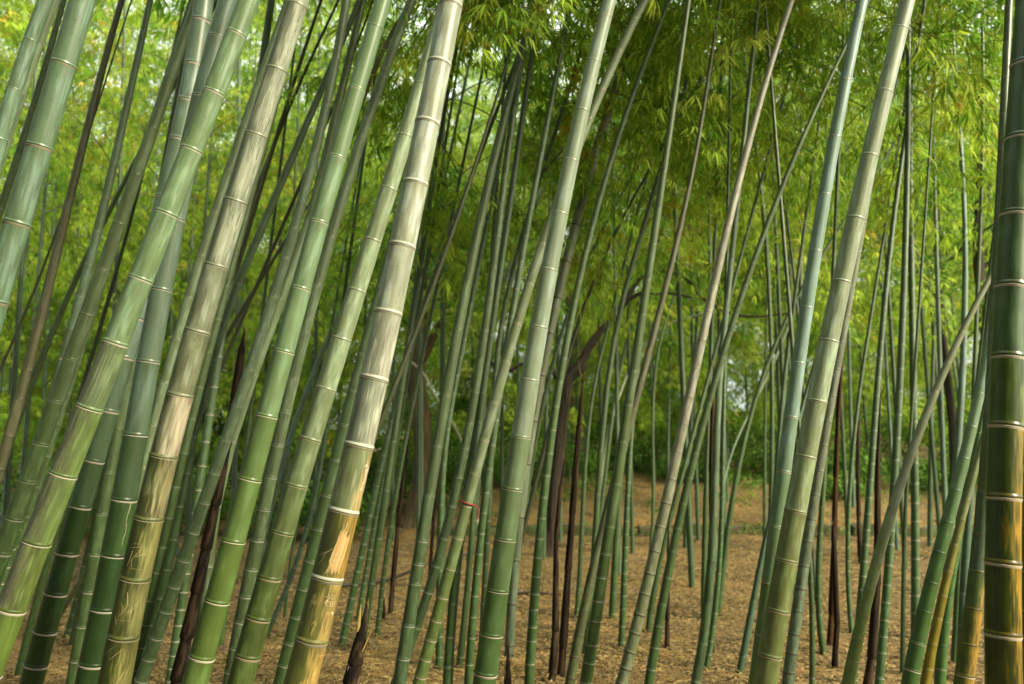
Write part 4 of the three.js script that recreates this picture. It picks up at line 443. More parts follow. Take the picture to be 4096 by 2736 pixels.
  ['blackish', 'thin black stem slanting low at the far left', -4.4336, 0.5992, -0.0531, 0, -5.491, -0.006, 2.106, 3.338, 0.0095, 0.0071, 7.5, 0, [.03,.10,.18,.26,.34,.43,.53,.63,.74,.86,.98,1.11,1.25,1.40,1.54,1.69,1.83,1.98,2.13,2.27,2.43,2.57,2.72,2.87,3.02,3.17,3.30,3.45,3.59,3.74,3.88,4.03,4.18,4.32,4.47,4.61,4.76,4.90,5.05,5.20,5.34,5.49,5.63,5.78,5.92,6.07,6.21,6.36,6.50,6.65,6.80,6.94,7.09,7.23,7.38]],
  ['blackish', 'thin dark culm behind the slim white-ringed left culm', -3.9428, 0.3058, -0.0142, 0, -6.504, 0.003, 2.267, 4.441, 0.0167, 0.0101, 7.5, 0, [.09,.22,.36,.51,.67,.84,1.03,1.22,1.43,1.63,1.84,2.06,2.28,2.48,2.69,2.90,3.10,3.31,3.51,3.70,3.91,4.11,4.30,4.51,4.71,4.91,5.11,5.31,5.51,5.71,5.91,6.11,6.31,6.51,6.71,6.91,7.12,7.32]],
  ['dark', 'dark green culm lying behind the slim white-ringed culm', -3.9122, 0.1035, 0.051, 0, -5.978, -0.014, 1.646, 3.247, 0.026, 0.0175, 7.5, 0, [.14,.27,.41,.57,.73,.90,1.08,1.28,1.49,1.71,1.91,2.11,2.30,2.50,2.70,2.90,3.10,3.30,3.50,3.70,3.90,4.10,4.30,4.50,4.69,4.89,5.09,5.29,5.49,5.69,5.89,6.09,6.29,6.49,6.68,6.88,7.08,7.28]],
  ['dark', 'dark culm standing on litter behind the left culms, left of two', -3.6059, 0.2572, -0.1037, 0.0345, -6.924, 0.023, 0, 1.689, 0.0337, 0.025, 7.5, 0, [.08,.20,.32,.45,.58,.73,.89,1.05,1.21,1.38,1.55,1.72,1.88,2.05,2.21,2.38,2.55,2.71,2.88,3.04,3.21,3.38,3.54,3.71,3.88,4.04,4.21,4.37,4.54,4.71,4.87,5.04,5.20,5.37,5.54,5.70,5.87,6.03,6.20,6.37,6.53,6.70,6.87,7.03,7.20,7.36]],
  ['darkbrown', 'dark culm standing on litter behind the left culms, right of two', -3.4449, 0.1498, -0.0028, 0, -6.709, -0.01, 0, 1.863, 0.0333, 0.0246, 7.5, 0, [.10,.21,.32,.44,.57,.71,.85,1.01,1.18,1.33,1.50,1.67,1.83,1.99,2.16,2.33,2.49,2.66,2.83,2.99,3.16,3.33,3.49,3.66,3.83,4.00,4.16,4.33,4.50,4.66,4.83,5.00,5.16,5.33,5.50,5.66,5.83,6.00,6.16,6.33,6.50,6.66,6.83,7.00,7.16,7.33]],
  ['dark', 'dull bluish culm between the waxy and the peeled culms', -2.5076, 0.077, 0.0202, 0, -4.889, -0.007, 0.972, 2.103, 0.0347, 0.0281, 7.5, 0, [.17,.35,.54,.73,.94,1.17,1.41,1.66,1.92,2.17,2.42,2.67,2.92,3.17,3.42,3.67,3.92,4.17,4.42,4.67,4.92,5.17,5.43,5.68,5.93,6.18,6.43,6.68,6.93,7.18]],
  ['dark2', 'thin green culm near the lower left corner', -3.3894, 0.1663, 0.0578, 0, -5.903, 0.024, 0, 0.919, 0.0277, 0.018, 7.5, 0, [.08,.18,.28,.39,.51,.64,.78,.90,1.03,1.16,1.29,1.42,1.56,1.69,1.83,1.96,2.10,2.23,2.37,2.50,2.63,2.77,2.90,3.04,3.17,3.31,3.44,3.57,3.71,3.84,3.98,4.11,4.25,4.38,4.51,4.65,4.78,4.92,5.05,5.18,5.32,5.45,5.59,5.72,5.86,5.99,6.12,6.26,6.39,6.53,6.66,6.80,6.93,7.06,7.20,7.33]],
  ['dark2', 'thin culm right of the scratched culm, behind bright green culm', -2.2926, 0.1105, -0.0113, 0, -6.737, 0.012, 0, 0.993, 0.023, 0.0177, 7.5, 0, [.15,.28,.41,.56,.71,.86,1.00,1.14,1.28,1.44,1.58,1.73,1.88,2.02,2.17,2.32,2.46,2.61,2.76,2.90,3.05,3.19,3.34,3.49,3.63,3.78,3.93,4.08,4.22,4.37,4.51,4.66,4.81,4.95,5.10,5.25,5.39,5.54,5.69,5.83,5.98,6.13,6.27,6.42,6.57,6.71,6.86,7.01,7.15,7.30]],
  ['sheath', 'large black sheathed young culm left of the bright green culm', -1.9271, 0.1825, 0.0164, -0.012, -4.823, 0.014, 0.243, 1.914, 0.0363, 0.0226, 2.25, 1, [.06,.15,.26,.37,.49,.61,.74,.85,.98,1.10,1.23,1.41,1.56,1.70,1.84,1.99,2.13]],
  ['sheath', 'dark pointed stake-like young culm alone on the litter', 1.2079, 0.0279, 0.0011, 0, -6.668, 0.024, 0, 0.562, 0.0194, 0.0123, 1, 1, [.20,.39,.59,.79]],
  ['dark', 'thin slanting culm right of the long dull green culm', -0.5688, 0.1638, -0.0695, 0.0155, -11.152, -0.035, 0, 4.317, 0.0436, 0.0357, 8.5, 0, [.09,.31,.54,.79,1.05,1.33,1.62,1.91,2.22,2.52,2.79,3.08,3.39,3.68,3.97,4.26,4.56,4.85,5.14,5.43,5.72,6.01,6.31,6.60,6.89,7.18,7.47,7.76,8.06,8.35]],
  ['dark', 'thin bent culm curving down through the crooked tree', -0.0073, 0.125, -0.0049, 0.0104, -7.824, 0.015, 0.835, 4.681, 0.0245, 0.0114, 8.5, 0, [.05,.20,.36,.54,.72,.91,1.12,1.34,1.56,1.78,2.02,2.25,2.49,2.71,2.93,3.17,3.39,3.60,3.84,4.05,4.29,4.54,4.77,5.00,5.24,5.47,5.70,5.94,6.17,6.41,6.64,6.87,7.11,7.34,7.57,7.81,8.04,8.27]],
  ['blackish', 'thin dark stem arching over the crooked tree', 0.3015, -0.1375, 0.0927, 0, -7.021, 0.013, 2.15, 3.779, 0.0196, 0.0112, 8.5, 0, [.08,.19,.32,.45,.60,.75,.91,1.08,1.26,1.46,1.64,1.82,2.01,2.20,2.38,2.58,2.76,2.95,3.13,3.31,3.50,3.70,3.89,4.08,4.27,4.46,4.65,4.84,5.03,5.22,5.41,5.60,5.79,5.98,6.17,6.36,6.55,6.74,6.93,7.12,7.31,7.50,7.69,7.88,8.07,8.26]],
  ['green2', 'green culm right of the brown sheathed culm below the tree', 0.5879, 0.108, -0.0602, 0.025, -7.771, -0.04, 0, 2.492, 0.0245, 0.0161, 8.5, 0, [.07,.25,.44,.64,.82,.99,1.21,1.41,1.60,1.79,1.98,2.17,2.37,2.56,2.75,2.94,3.13,3.32,3.52,3.71,3.90,4.09,4.28,4.47,4.67,4.86,5.05,5.24,5.43,5.63,5.82,6.01,6.20,6.39,6.59,6.78,6.97,7.16,7.35,7.54,7.74,7.93,8.12,8.31]],
  ['dark2', 'ringed culm beside the left edge of the turquoise culm', 2.5302, 0.0836, -0.0127, -0.0011, -8.455, 0.034, 0.839, 4.521, 0.0244, 0.0153, 8.5, 0, [.07,.19,.33,.47,.62,.79,.96,1.14,1.34,1.64,1.93,2.19,2.45,2.71,2.98,3.24,3.50,3.76,4.02,4.29,4.55,4.81,5.07,5.33,5.60,5.86,6.12,6.38,6.64,6.91,7.17,7.43,7.69,7.96,8.22]],
  ['blackish', 'thin dark stem crossing left of the bright green culm top', -3.3385, 0.6093, -0.0299, 0, -6.026, 0.016, 3.566, 4.914, 0.0132, 0.0075, 7.5, 0, [.12,.24,.36,.50,.64,.79,.95,1.12,1.30,1.48,1.67,1.83,2.00,2.17,2.33,2.51,2.69,2.87,3.05,3.23,3.41,3.59,3.75,3.94,4.11,4.29,4.45,4.61,4.78,4.95,5.11,5.28,5.44,5.61,5.77,5.93,6.10,6.26,6.43,6.59,6.76,6.92,7.09,7.25]],
  ['blackish', 'thin dark stem leaning right of the bleached culm, upper of two', -2.6698, 0.0343, 0.0411, 0, -6.431, 0.02, 3.079, 4.906, 0.0178, 0.0107, 7.5, 0, [.09,.21,.34,.47,.62,.77,.94,1.11,1.29,1.47,1.65,1.83,2.02,2.19,2.37,2.54,2.72,2.91,3.10,3.29,3.48,3.65,3.85,4.02,4.22,4.39,4.58,4.77,4.95,5.14,5.32,5.50,5.69,5.87,6.05,6.24,6.42,6.61,6.79,6.97,7.16,7.34]],
  ['darkbrown', 'thin brown culm leaning right of the bleached culm, lower of two', -2.6675, 0.1734, 0.0123, 0, -6.107, 0.004, 2.715, 4.83, 0.0203, 0.0123, 7.5, 0, [.08,.20,.33,.47,.61,.77,.93,1.11,1.30,1.50,1.69,1.89,2.09,2.29,2.48,2.69,2.89,3.08,3.29,3.49,3.67,3.85,4.04,4.23,4.43,4.62,4.83,5.02,5.22,5.42,5.62,5.82,6.02,6.22,6.42,6.62,6.81,7.01,7.21]],
  ['darkbrown', 'thin dark culm slanting low behind the bleached culm', -3.5214, 0.445, 0.0256, 0, -6.664, 0.04, 2.394, 3.458, 0.0181, 0.0102, 7.5, 0, [.07,.19,.32,.46,.60,.76,.92,1.10,1.29,1.49,1.69,1.88,2.08,2.28,2.46,2.65,2.85,3.03,3.22,3.42,3.61,3.81,4.00,4.19,4.38,4.57,4.76,4.95,5.14,5.33,5.52,5.71,5.91,6.10,6.29,6.48,6.67,6.86,7.05,7.24]],
];
function build(row, index) {
  const [kind, label, a, b, c, d, z0, zs, y0, y1, r0, r1, H, tip, nodes] = row, K = KIND[kind], r = rng(900 + index * 17), sheathed = kind === 'sheath' || kind === 'rust';
  const fx = (y) => { const e = clamp(y, y0, y1), v = a + e * (b + e * (c + e * d)); return v + (b + e * (2 * c + e * 3 * d)) * (y - e); };
  const p = (y) => V(fx(y), y, z0 + zs * y);
  const rad = (y) => (y < y0 ? r0 * (1 + 0.03 * (y0 - y)) : y < y1 ? lerp(r0, r1, (y - y0) / Math.max(0.01, y1 - y0)) : lerp(r1, r1 * (tip ? 0.5 : 0.3), (y - y1) / Math.max(0.1, H - y1)));
  const t = thing(sheathed ? 'sheathed_young_bamboo' : 'bamboo_culm', label, 'bamboo', sheathed ? 'sheathed young bamboo standing in the grove' : 'bamboo culms standing in the grove');
  const base = p(0); base.y = ground(base.x, base.z) - 0.06;
  t.position.copy(base);
  const near = -z0 < 4.3, seen = 1.6 - z0 * 0.58 + 0.4, ys = [base.y];
  for (const [k, n] of nodes.entries()) if (n > base.y + 0.03 && !(sheathed && k % 2)) { if (n < seen || n - ys[ys.length - 1] > 0.7) ys.push(n); }
  ys.push(H);
  const q = new THREE.Quaternion(), print = PRINTS[kind], rough = K[6];
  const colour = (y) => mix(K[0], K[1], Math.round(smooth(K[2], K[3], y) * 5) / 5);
  for (let i = 0; i + 1 < ys.length; i++) {
    const A = p(ys[i]), B = p(ys[i + 1]), L = A.distanceTo(B), dir = B.clone().sub(A).normalize(), my = (ys[i] + ys[i + 1]) / 2, last = i + 2 === ys.length;
    q.setFromUnitVectors(Y, dir);
    const special = print?.find(([lo, hi]) => my >= lo && my < hi);
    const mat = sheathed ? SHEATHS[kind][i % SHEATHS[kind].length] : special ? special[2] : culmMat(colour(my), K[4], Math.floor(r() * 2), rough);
    const list = sheathed ? sheathGeo : near ? interNear : interFar;
    const g = last && tip ? tipGeo : special ? interNear[0] : list[Math.floor(r() * list.length)];
    const o = mesh('internode', g, mat, t); o.position.copy(A).sub(base); o.quaternion.copy(q);
    const R = rad(ys[i]) * (sheathed ? 1 : 1 + (r() - 0.5) * 0.012); o.scale.set(R, L * (sheathed && !last ? 1.04 : 1), R);
    if (!last && !sheathed && ys[i + 1] < seen) {
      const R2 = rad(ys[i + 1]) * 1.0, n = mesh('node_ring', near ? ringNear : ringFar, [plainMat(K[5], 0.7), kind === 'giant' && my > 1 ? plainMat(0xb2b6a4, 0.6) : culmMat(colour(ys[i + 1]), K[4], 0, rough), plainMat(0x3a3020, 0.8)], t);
      const C2 = p(ys[Math.min(i + 2, ys.length - 1)]); n.quaternion.setFromUnitVectors(Y, C2.sub(A).normalize()); n.position.copy(B).sub(base); n.scale.set(R2, R2 * (near ? 1 : 1.2), R2);
      n.rotateZ((r() - 0.5) * 0.06);
    }
    if (sheathed && last) for (let k = 0; k < 3; k++) { // blade tips at the point of the shoot
      const s = mesh('sheath_blade', tipGeo, plainMat(0x6b5a24, 0.7), t); s.position.copy(B).sub(base).addScaledVector(dir, -L * 0.25); s.quaternion.copy(q); s.rotateY(k * 2.1); s.rotateZ(0.25 + k * 0.1); s.scale.set(R * 0.22, L * 0.5, R * 0.1);
    }
  }
  if (!tip) {
    const dist = -z0, local = (y) => p(y).sub(base);
    const mid = dist > 4.9 && base.x > -1.3 && base.x < 2.9, from = mid ? lerp(dist > 5.8 ? 2.9 : 3.5, 4.6, r()) : Math.max(5.4, seen);
    if (H > from + 1) crown(t, local, from, H, 0.34, mid ? 1.2 : 1.4, mid ? 7 : 4, LEAF, 3000 + index * 7, mid ? 1.0 : 1.15, 0.01);
  }
}
CULMS.forEach(build);
console.log('culms', CULMS.length);

// ---------------------------------------------------------------- far culms of the grove: a few made, the rest copies
{
  const r = rng(77), cols = [0x587a48, 0x648058, 0x56703e, 0x6c8a6a];
  const make = (k, from, step, reach, per, scale, bow = 1) => {
    const t = new THREE.Group(), H = 9.5 + k * 0.6, lean = (k - 1.5) * 0.02 * bow, path = (y) => V(lean * y + 0.006 * bow * y * y * (k % 2 ? 1 : 0.4), y, 0.01 * y * (k - 2)), parts = [];
    for (let y = -0.1, i = 0; y < H - 0.2; i++) {
      const L = 0.24 + 0.012 * i * (i < 12 ? 1 : 0.3), A = path(y), B = path(Math.min(H, y + L)), R = 0.033 * (1 - 0.75 * y / H), g = interFar[0].clone();
      g.scale(R, A.distanceTo(B), R); g.applyQuaternion(new THREE.Quaternion().setFromUnitVectors(Y, B.clone().sub(A).normalize())); g.translate(A.x, A.y, A.z); parts.push(g);
      const n = ringFar.clone(); n.clearGroups(); n.scale(R, R * 1.5, R); n.translate(B.x, B.y, B.z); parts.push(n); y += L;
    }
    mesh('culm', mergeGeometries(parts), culmMat(cols[k % 4], 'smooth', k, 0.5), t);
    crown(t, path, from, H, step, reach, per, LEAF, 5000 + k * 31 + from * 100, scale, 0.03);
    return t;
  };
  const airy = [0, 1, 2, 3].map((k) => make(k, 3.5, 0.32, 1.35, 5, 0.92, 0.4)), lush = [0, 1, 2, 3].map((k) => make(k, 1.0, 0.24, 1.9, 16, 0.92)), bushy = [0, 1, 2].map((k) => make(k, 0.8, 0.22, 1.6, 8, 1.6)), tall = [0, 1].map((k) => make(k, 3.4, 0.22, 1.9, 8, 1.7));
  const place = (list, x, z, name, label, group) => {
    const o = list[Math.floor(r() * list.length)].clone(); o.name = numbered(name); scene.add(o);
    o.position.set(x, ground(x, z), z); o.rotation.y = r() * 6.28; const s = 0.85 + r() * 0.3; o.scale.set(s, s * (0.9 + r() * 0.25), s);
    o.traverse((m) => { if (m.isInstancedMesh) m.userData.kind = 'stuff'; });
    tag(o, label, 'bamboo', group);
  };
  for (let i = 0; i < 58; i++) { const z = -8.4 - 8 * (i + 0.5) / 58, w = -z * 0.66 + 1; place(airy, lerp(-w, w, (i * 0.618) % 1) + (r() - 0.5), z - r() * 0.8, 'far_bamboo', 'thin bamboo with sparse crown at the back of the litter floor', 'thin bamboo at the back of the floor'); }
  for (let i = 0; i < 64; i++) { const z = -18 - 10 * (i + 0.5) / 64, w = -z * 0.7 + 2; place(lush, lerp(-w, w, (i * 0.618) % 1) + (r() - 0.5), z - r(), 'background_bamboo', 'bright leafy bamboo in the feathery background wall of leaves', 'leafy bamboo filling the background'); }
  for (let i = 0; i < 12; i++) place(lush, -11 + i * 0.62 + r() * 0.5, -15 - r() * 3, 'background_bamboo', 'bright leafy bamboo in the feathery background wall of leaves', 'leafy bamboo filling the background');
  for (const [x, z] of [[3.2, -17.2], [4.6, -17.8], [6.2, -17.4], [7.8, -18.2], [9.6, -17.6], [1.2, -17.6], [-0.6, -17]]) place(lush, x, z, 'background_bamboo', 'bright leafy bamboo in the feathery background wall of leaves', 'leafy bamboo filling the background');
  for (let i = 0; i < 14; i++) place(bushy, -5.6 - r() * 3.5, -9 + i * 0.95, 'added_left_bamboo', 'leafy bamboo added outside the left of the frame to block sky light', 'added bamboo beyond the left edge');  // unseen bamboo added with dense low foliage to block sky light from the left
  for (const [x, z] of [[-3.6, 1.4], [-2.6, 2.4], [-1.7, 1.5], [-0.8, 2.5], [0.3, 1.9], [-4.6, 0.4]]) place(tall, x, z, 'added_rear_bamboo', 'leafy bamboo added unseen behind the viewer to cut front light', 'added bamboo behind the viewer');  // added out of view, crowns over the camera cut the front sky light
  for (let i = 0; i < 14; i++) place(bushy, -6 + i * 0.75, 3.2 + r() * 3, 'added_rear_bamboo', 'leafy bamboo added unseen behind the viewer to cut front light', 'added bamboo behind the viewer');  // leafy row added out of view to block low light from behind
}
// the wood far behind, one mass of leaves
{
  const r = rng(501), spots = [];
  for (let i = 0; i < 32000; i++) {
    const z = -27 - r() * 11, w = -z * 0.75, x = lerp(-w, w, r()), y = ground(x, z) + 0.3 + Math.pow(r(), 1.25) * 12;
    if (vnoise(x * 0.5 + 7, y * 0.5 + z * 0.2) < 0.33) continue;
    spots.push([x, y, z, r() * 6.28, -0.2 - r() * 0.7, (r() - 0.5) * 1.2, 1.2 + r() * 0.6]);
  }
  const g = new THREE.Group(); g.name = 'far_wood'; g.userData = { kind: 'stuff', label: 'bright green mass of far bamboo leaves behind the grove', category: 'foliage' }; scene.add(g);
  foliage('leaves', spots, g, LEAF, 502, 0.03);
}

// ---------------------------------------------------------------- fallen leaves
{
  const r = rng(61), P = [], C = [], IX = [];
  for (let i = 0; i < 80; i++) {
    const a = r() * 6.28, q = 0.72 + r() * 0.4, o = V((r() - 0.5) * 0.6, 0.004 + r() * 0.016, (r() - 0.5) * 0.6), len = 0.03 + r() * 0.035;
    leafInto(P, C, IX, o, V(Math.cos(a), (r() - 0.4) * 0.25, Math.sin(a)).normalize(), V((r() - 0.5) * 0.8, 1, (r() - 0.5) * 0.8).normalize(), len, len * (0.15 + r() * 0.08), (r() - 0.3) * 0.5, [q, q * (0.93 + r() * 0.1), q * (0.8 + r() * 0.2)]);
  }
  const g = geo(P, C, IX), m = new THREE.MeshStandardMaterial({ vertexColors: true, roughness: 0.85, side: THREE.DoubleSide });
  const n = 3600, o = shade(new THREE.InstancedMesh(g, m, n)), M = new THREE.Matrix4(), q = new THREE.Quaternion(), col = new THREE.Color();
  const pal = [[0.17, 0.124, 0.042], [0.15, 0.108, 0.034], [0.19, 0.142, 0.056], [0.125, 0.086, 0.028], [0.17, 0.128, 0.038]];
  for (let i = 0; i < n; i++) {
    const z = -4 - 15 * Math.pow(r(), 0.8), w = -z * 0.66 + 0.6, x = lerp(-w, w, r()), e = 0.3;
    const nrm = V(ground(x - e, z) - ground(x + e, z), 2 * e, ground(x, z - e) - ground(x, z + e)).normalize();
    q.setFromUnitVectors(Y, nrm).multiply(new THREE.Quaternion().setFromAxisAngle(Y, r() * 6.28)); const s = 0.9 + r() * 0.4;
    M.compose(V(x, ground(x, z) + 0.002, z), q, V(s, s, s)); o.setMatrixAt(i, M);
    const c = pal[Math.floor(r() * 5)], v = 0.85 + r() * 0.35; col.setRGB(c[0] * v, c[1] * v, c[2] * v); o.setColorAt(i, col);
  }
  o.name = 'leaf_litter'; o.userData = { kind: 'stuff', label: 'carpet of dry tan bamboo leaves on the grove floor', category: 'leaf litter' }; scene.add(o);
}

// ---------------------------------------------------------------- mossy kerb of uneven stones
{
  const t = thing('mossy_kerb', 'low mossy stone kerb at the far edge of the leaf-covered floor', 'kerb'), r = rng(71);
  const N = 128, a = noise(N, N, 8, 8, 72), b = noise(N, N, 40, 40, 73), d = new Uint8Array(N * N * 4);
  for (let i = 0; i < N * N; i++) { const m = smooth(0.35, 0.6, a[i] * 0.6 + b[i] * 0.4), v = 0.7 + b[i] * 0.5; d.set([clamp(lerp(66, 50, m) * v, 0, 255), clamp(lerp(52, 62, m) * v, 0, 255), clamp(lerp(32, 18, m) * v, 0, 255), 255], i * 4); }
  const m = new THREE.MeshStandardMaterial({ map: dataTex(d, N, N, true), roughness: 1 });
  const shapes = [1, 2, 3].map((s) => { const q = rng(s), g = new THREE.BoxGeometry(1, 1, 1, 6, 3, 3), P = g.attributes.position; for (let i = 0; i < P.count; i++) { const x = P.getX(i), y = P.getY(i), z = P.getZ(i), k = 1 - 0.35 * Math.pow(Math.max(Math.abs(x), Math.abs(y), Math.abs(z)) < 0.49 ? 0 : (Math.abs(x * 2) + Math.abs(y * 2) + Math.abs(z * 2)) / 3, 6); P.setXYZ(i, x * lerp(1, k, 0.4), y * k + Math.sin(x * 9 + s) * 0.05, z * k + Math.cos(x * 7 + s * 2) * 0.05); } g.computeVertexNormals(); return g; });
  for (let x = -1.2; x < 11;) { const L = 0.5 + r() * 0.6, o = mesh('kerb_stone', shapes[Math.floor(r() * 3)], m, t); o.position.set(x + L / 2, 0.0 + (r() - 0.5) * 0.07, KERB + 0.02 + (r() - 0.5) * 0.14); o.scale.set(L * 1.0, 0.24 + r() * 0.14, 0.34); o.rotation.z = (r() - 0.5) * 0.14; o.rotation.y = (r() - 0.5) * 0.1; x += L + 0.02 + (r() < 0.25 ? r() * 0.5 : 0); }
}

// ---------------------------------------------------------------- trees and shrubs
function limb(points, seg = 9) { // [x, y, z, radius] along a smooth uneven line
  const c = new THREE.CatmullRomCurve3(points.map((p) => V(p[0], p[1], p[2]))), n = (points.length - 1) * 4, fr = c.computeFrenetFrames(n), P = [], U = [], IX = [];
  for (let j = 0; j <= n; j++) {
    const t = j / n, q = c.getPoint(t), k = t * (points.length - 1), i0 = Math.min(points.length - 2, Math.floor(k)), R = lerp(points[i0][3], points[i0 + 1][3], k - i0);
    for (let i = 0; i <= seg; i++) { const a = (i % seg) / seg * 6.2832, w = R * (1 + 0.13 * Math.sin(a * 3 + j * 0.5) + 0.08 * Math.sin(a * 5 - j * 1.1)), v = q.clone().addScaledVector(fr.normals[j], Math.cos(a) * w).addScaledVector(fr.binormals[j], Math.sin(a) * w); P.push(v.x, v.y, v.z); U.push(i / seg * 2, t * n * 0.12); }
  }
  for (let j = 0; j < n; j++) for (let i = 0; i < seg; i++) { const a = j * (seg + 1) + i, b = a + seg + 1; IX.push(a, a + 1, b, a + 1, b + 1, b); }
  const g = new THREE.BufferGeometry(); g.setAttribute('position', new THREE.Float32BufferAttribute(P, 3)); g.setAttribute('uv', new THREE.Float32BufferAttribute(U, 2)); g.setIndex(IX); g.computeVertexNormals(); return g;
}
function barkMat(seed, hex, hex2) {
  const N = 256, a = noise(N, N, 26, 5, seed), b = noise(N, N, 7, 6, seed + 1), f = noise(N, N, 90, 40, seed + 2), d = new Uint8Array(N * N * 4), bd = new Uint8Array(N * N * 4), A = lin(hex).convertLinearToSRGB(), B = lin(hex2).convertLinearToSRGB();
  for (let i = 0; i < N * N; i++) { const t = smooth(0.4, 0.65, b[i] * 0.7 + f[i] * 0.3), v = 0.65 + a[i] * 0.45 + f[i] * 0.2; d.set([clamp(lerp(A.r, B.r, t) * v) * 255, clamp(lerp(A.g, B.g, t) * v) * 255, clamp(lerp(A.b, B.b, t) * v) * 255, 255], i * 4); const h = (a[i] * 0.7 + f[i] * 0.3) * 255; bd.set([h, h, h, 255], i * 4); }
  return new THREE.MeshStandardMaterial({ map: dataTex(d, N, N, true), bumpMap: dataTex(bd, N, N), bumpScale: 0.035, roughness: 1 });
}
const TREELEAF = [[0.09, 0.2, 0.03], [0.12, 0.24, 0.035], [0.15, 0.27, 0.04]];
// broad leaves for trees and shrubs
function leafClump(seed, n, size, len, ratio) {
  const r = rng(seed), P = [], C = [], IX = [];
  for (let i = 0; i < n; i++) { const a = r() * 6.28, e = Math.acos(2 * r() - 1) - 1.57, R = size * Math.cbrt(r()), o = V(Math.cos(a) * Math.cos(e) * R, Math.sin(e) * R * 0.7, Math.sin(a) * Math.cos(e) * R), q = 0.7 + r() * 0.5, b = r() * 6.28, l = len * (0.7 + r() * 0.6); leafInto(P, C, IX, o, V(Math.cos(b), -0.1 - r() * 0.6, Math.sin(b)).normalize(), V((r() - 0.5), 1, (r() - 0.5)).normalize(), l, l * ratio, 0.3, [q, q, q * 0.9]); }
  return geo(P, C, IX);
}
const clumps = [leafClump(81, 40, 0.3, 0.12, 0.42), leafClump(82, 40, 0.3, 0.1, 0.45)];
function leafy(name, spots, parent, palette, seed) {
  const r = rng(seed), o = shade(new THREE.InstancedMesh(clumps[seed % 2], leafMat, spots.length)), M = new THREE.Matrix4(), q = new THREE.Quaternion(), e = new THREE.Euler(), col = new THREE.Color();
  spots.forEach((s, i) => { e.set((r() - 0.5) * 0.8, r() * 6.28, (r() - 0.5) * 0.8); q.setFromEuler(e); M.compose(V(s[0], s[1], s[2]), q, V(s[3], s[3], s[3])); o.setMatrixAt(i, M); const c = palette[Math.floor(r() * palette.length)], v = 0.8 + r() * 0.4; col.setRGB(c[0] * v, c[1] * v, c[2] * v); o.setColorAt(i, col); });
  o.name = name; o.userData.kind = 'stuff'; parent.add(o);
}
function ball(r, n, cx, cy, cz, rx, ry, rz, s) { const out = []; for (let i = 0; i < n; i++) { let x, y, z; do { x = 2 * r() - 1; y = 2 * r() - 1; z = 2 * r() - 1; } while (x * x + y * y + z * z > 1); out.push([cx + x * rx, cy + y * ry, cz + z * rz, s * (0.7 + r() * 0.6)]); } return out; }
{
  const bark = barkMat(91, 0x32261a, 0x2a2416), z = -11.56, r = rng(92);
  const t = thing('crooked_tree', 'crooked dark brown tree forking between the culms at centre', 'tree');
  mesh('trunk', limb([[0.47, -0.1, z, 0.17], [0.52, 0.12, z, 0.1], [0.55, 0.61, z, 0.088], [0.63, 1.27, z, 0.08], [0.71, 1.96, z, 0.078], [0.78, 2.42, z, 0.098], [0.98, 2.7, z, 0.07], [1.1, 2.92, z, 0.06], [1.28, 3.15, z, 0.048], [1.56, 3.49, z, 0.035], [1.81, 3.66, z + 0.05, 0.028], [2.0, 3.64, z + 0.1, 0.024], [2.24, 3.65, z + 0.1, 0.02], [2.52, 3.59, z + 0.1, 0.014]], 10), bark, t);
  mesh('limb', limb([[0.76, 2.3, z, 0.06], [0.5, 2.62, z, 0.035], [0.15, 2.66, z + 0.05, 0.026], [0, 2.57, z + 0.1, 0.025], [-0.19, 2.57, z + 0.1, 0.023], [-0.29, 2.68, z + 0.1, 0.02], [-0.45, 3.0, z + 0.1, 0.018], [-0.62, 3.18, z + 0.1, 0.012]], 7), bark, t);
  mesh('limb', limb([[0.74, 2.35, z, 0.05], [0.82, 2.9, z - 0.1, 0.045], [0.8, 3.6, z - 0.2, 0.035], [1.0, 4.6, z - 0.2, 0.025], [1.1, 5.6, z - 0.2, 0.012]], 7), bark, t);
  mesh('limb', limb([[1.56, 3.47, z, 0.035], [1.9, 3.95, z - 0.1, 0.03], [2.37, 3.97, z - 0.1, 0.024], [2.56, 3.84, z - 0.1, 0.023], [2.72, 3.62, z - 0.1, 0.024], [3.18, 3.38, z - 0.1, 0.022], [3.5, 3.35, z - 0.1, 0.017], [3.95, 3.4, z - 0.1, 0.012]], 7), bark, t);
  mesh('snag', limb([[0.82, 2.42, z + 0.06, 0.03], [0.98, 2.56, z + 0.09, 0.035], [1.08, 2.66, z + 0.08, 0.006]], 6), bark, t);
  leafy('crown', [...ball(r, 40, 1.1, 5.9, z - 0.3, 1.2, 0.8, 0.9, 1), ...ball(r, 14, 3.2, 4.0, z - 0.2, 0.9, 0.4, 0.5, 0.8), ...ball(r, 12, -0.6, 3.5, z, 0.5, 0.35, 0.5, 0.8)], t, TREELEAF, 94);
}
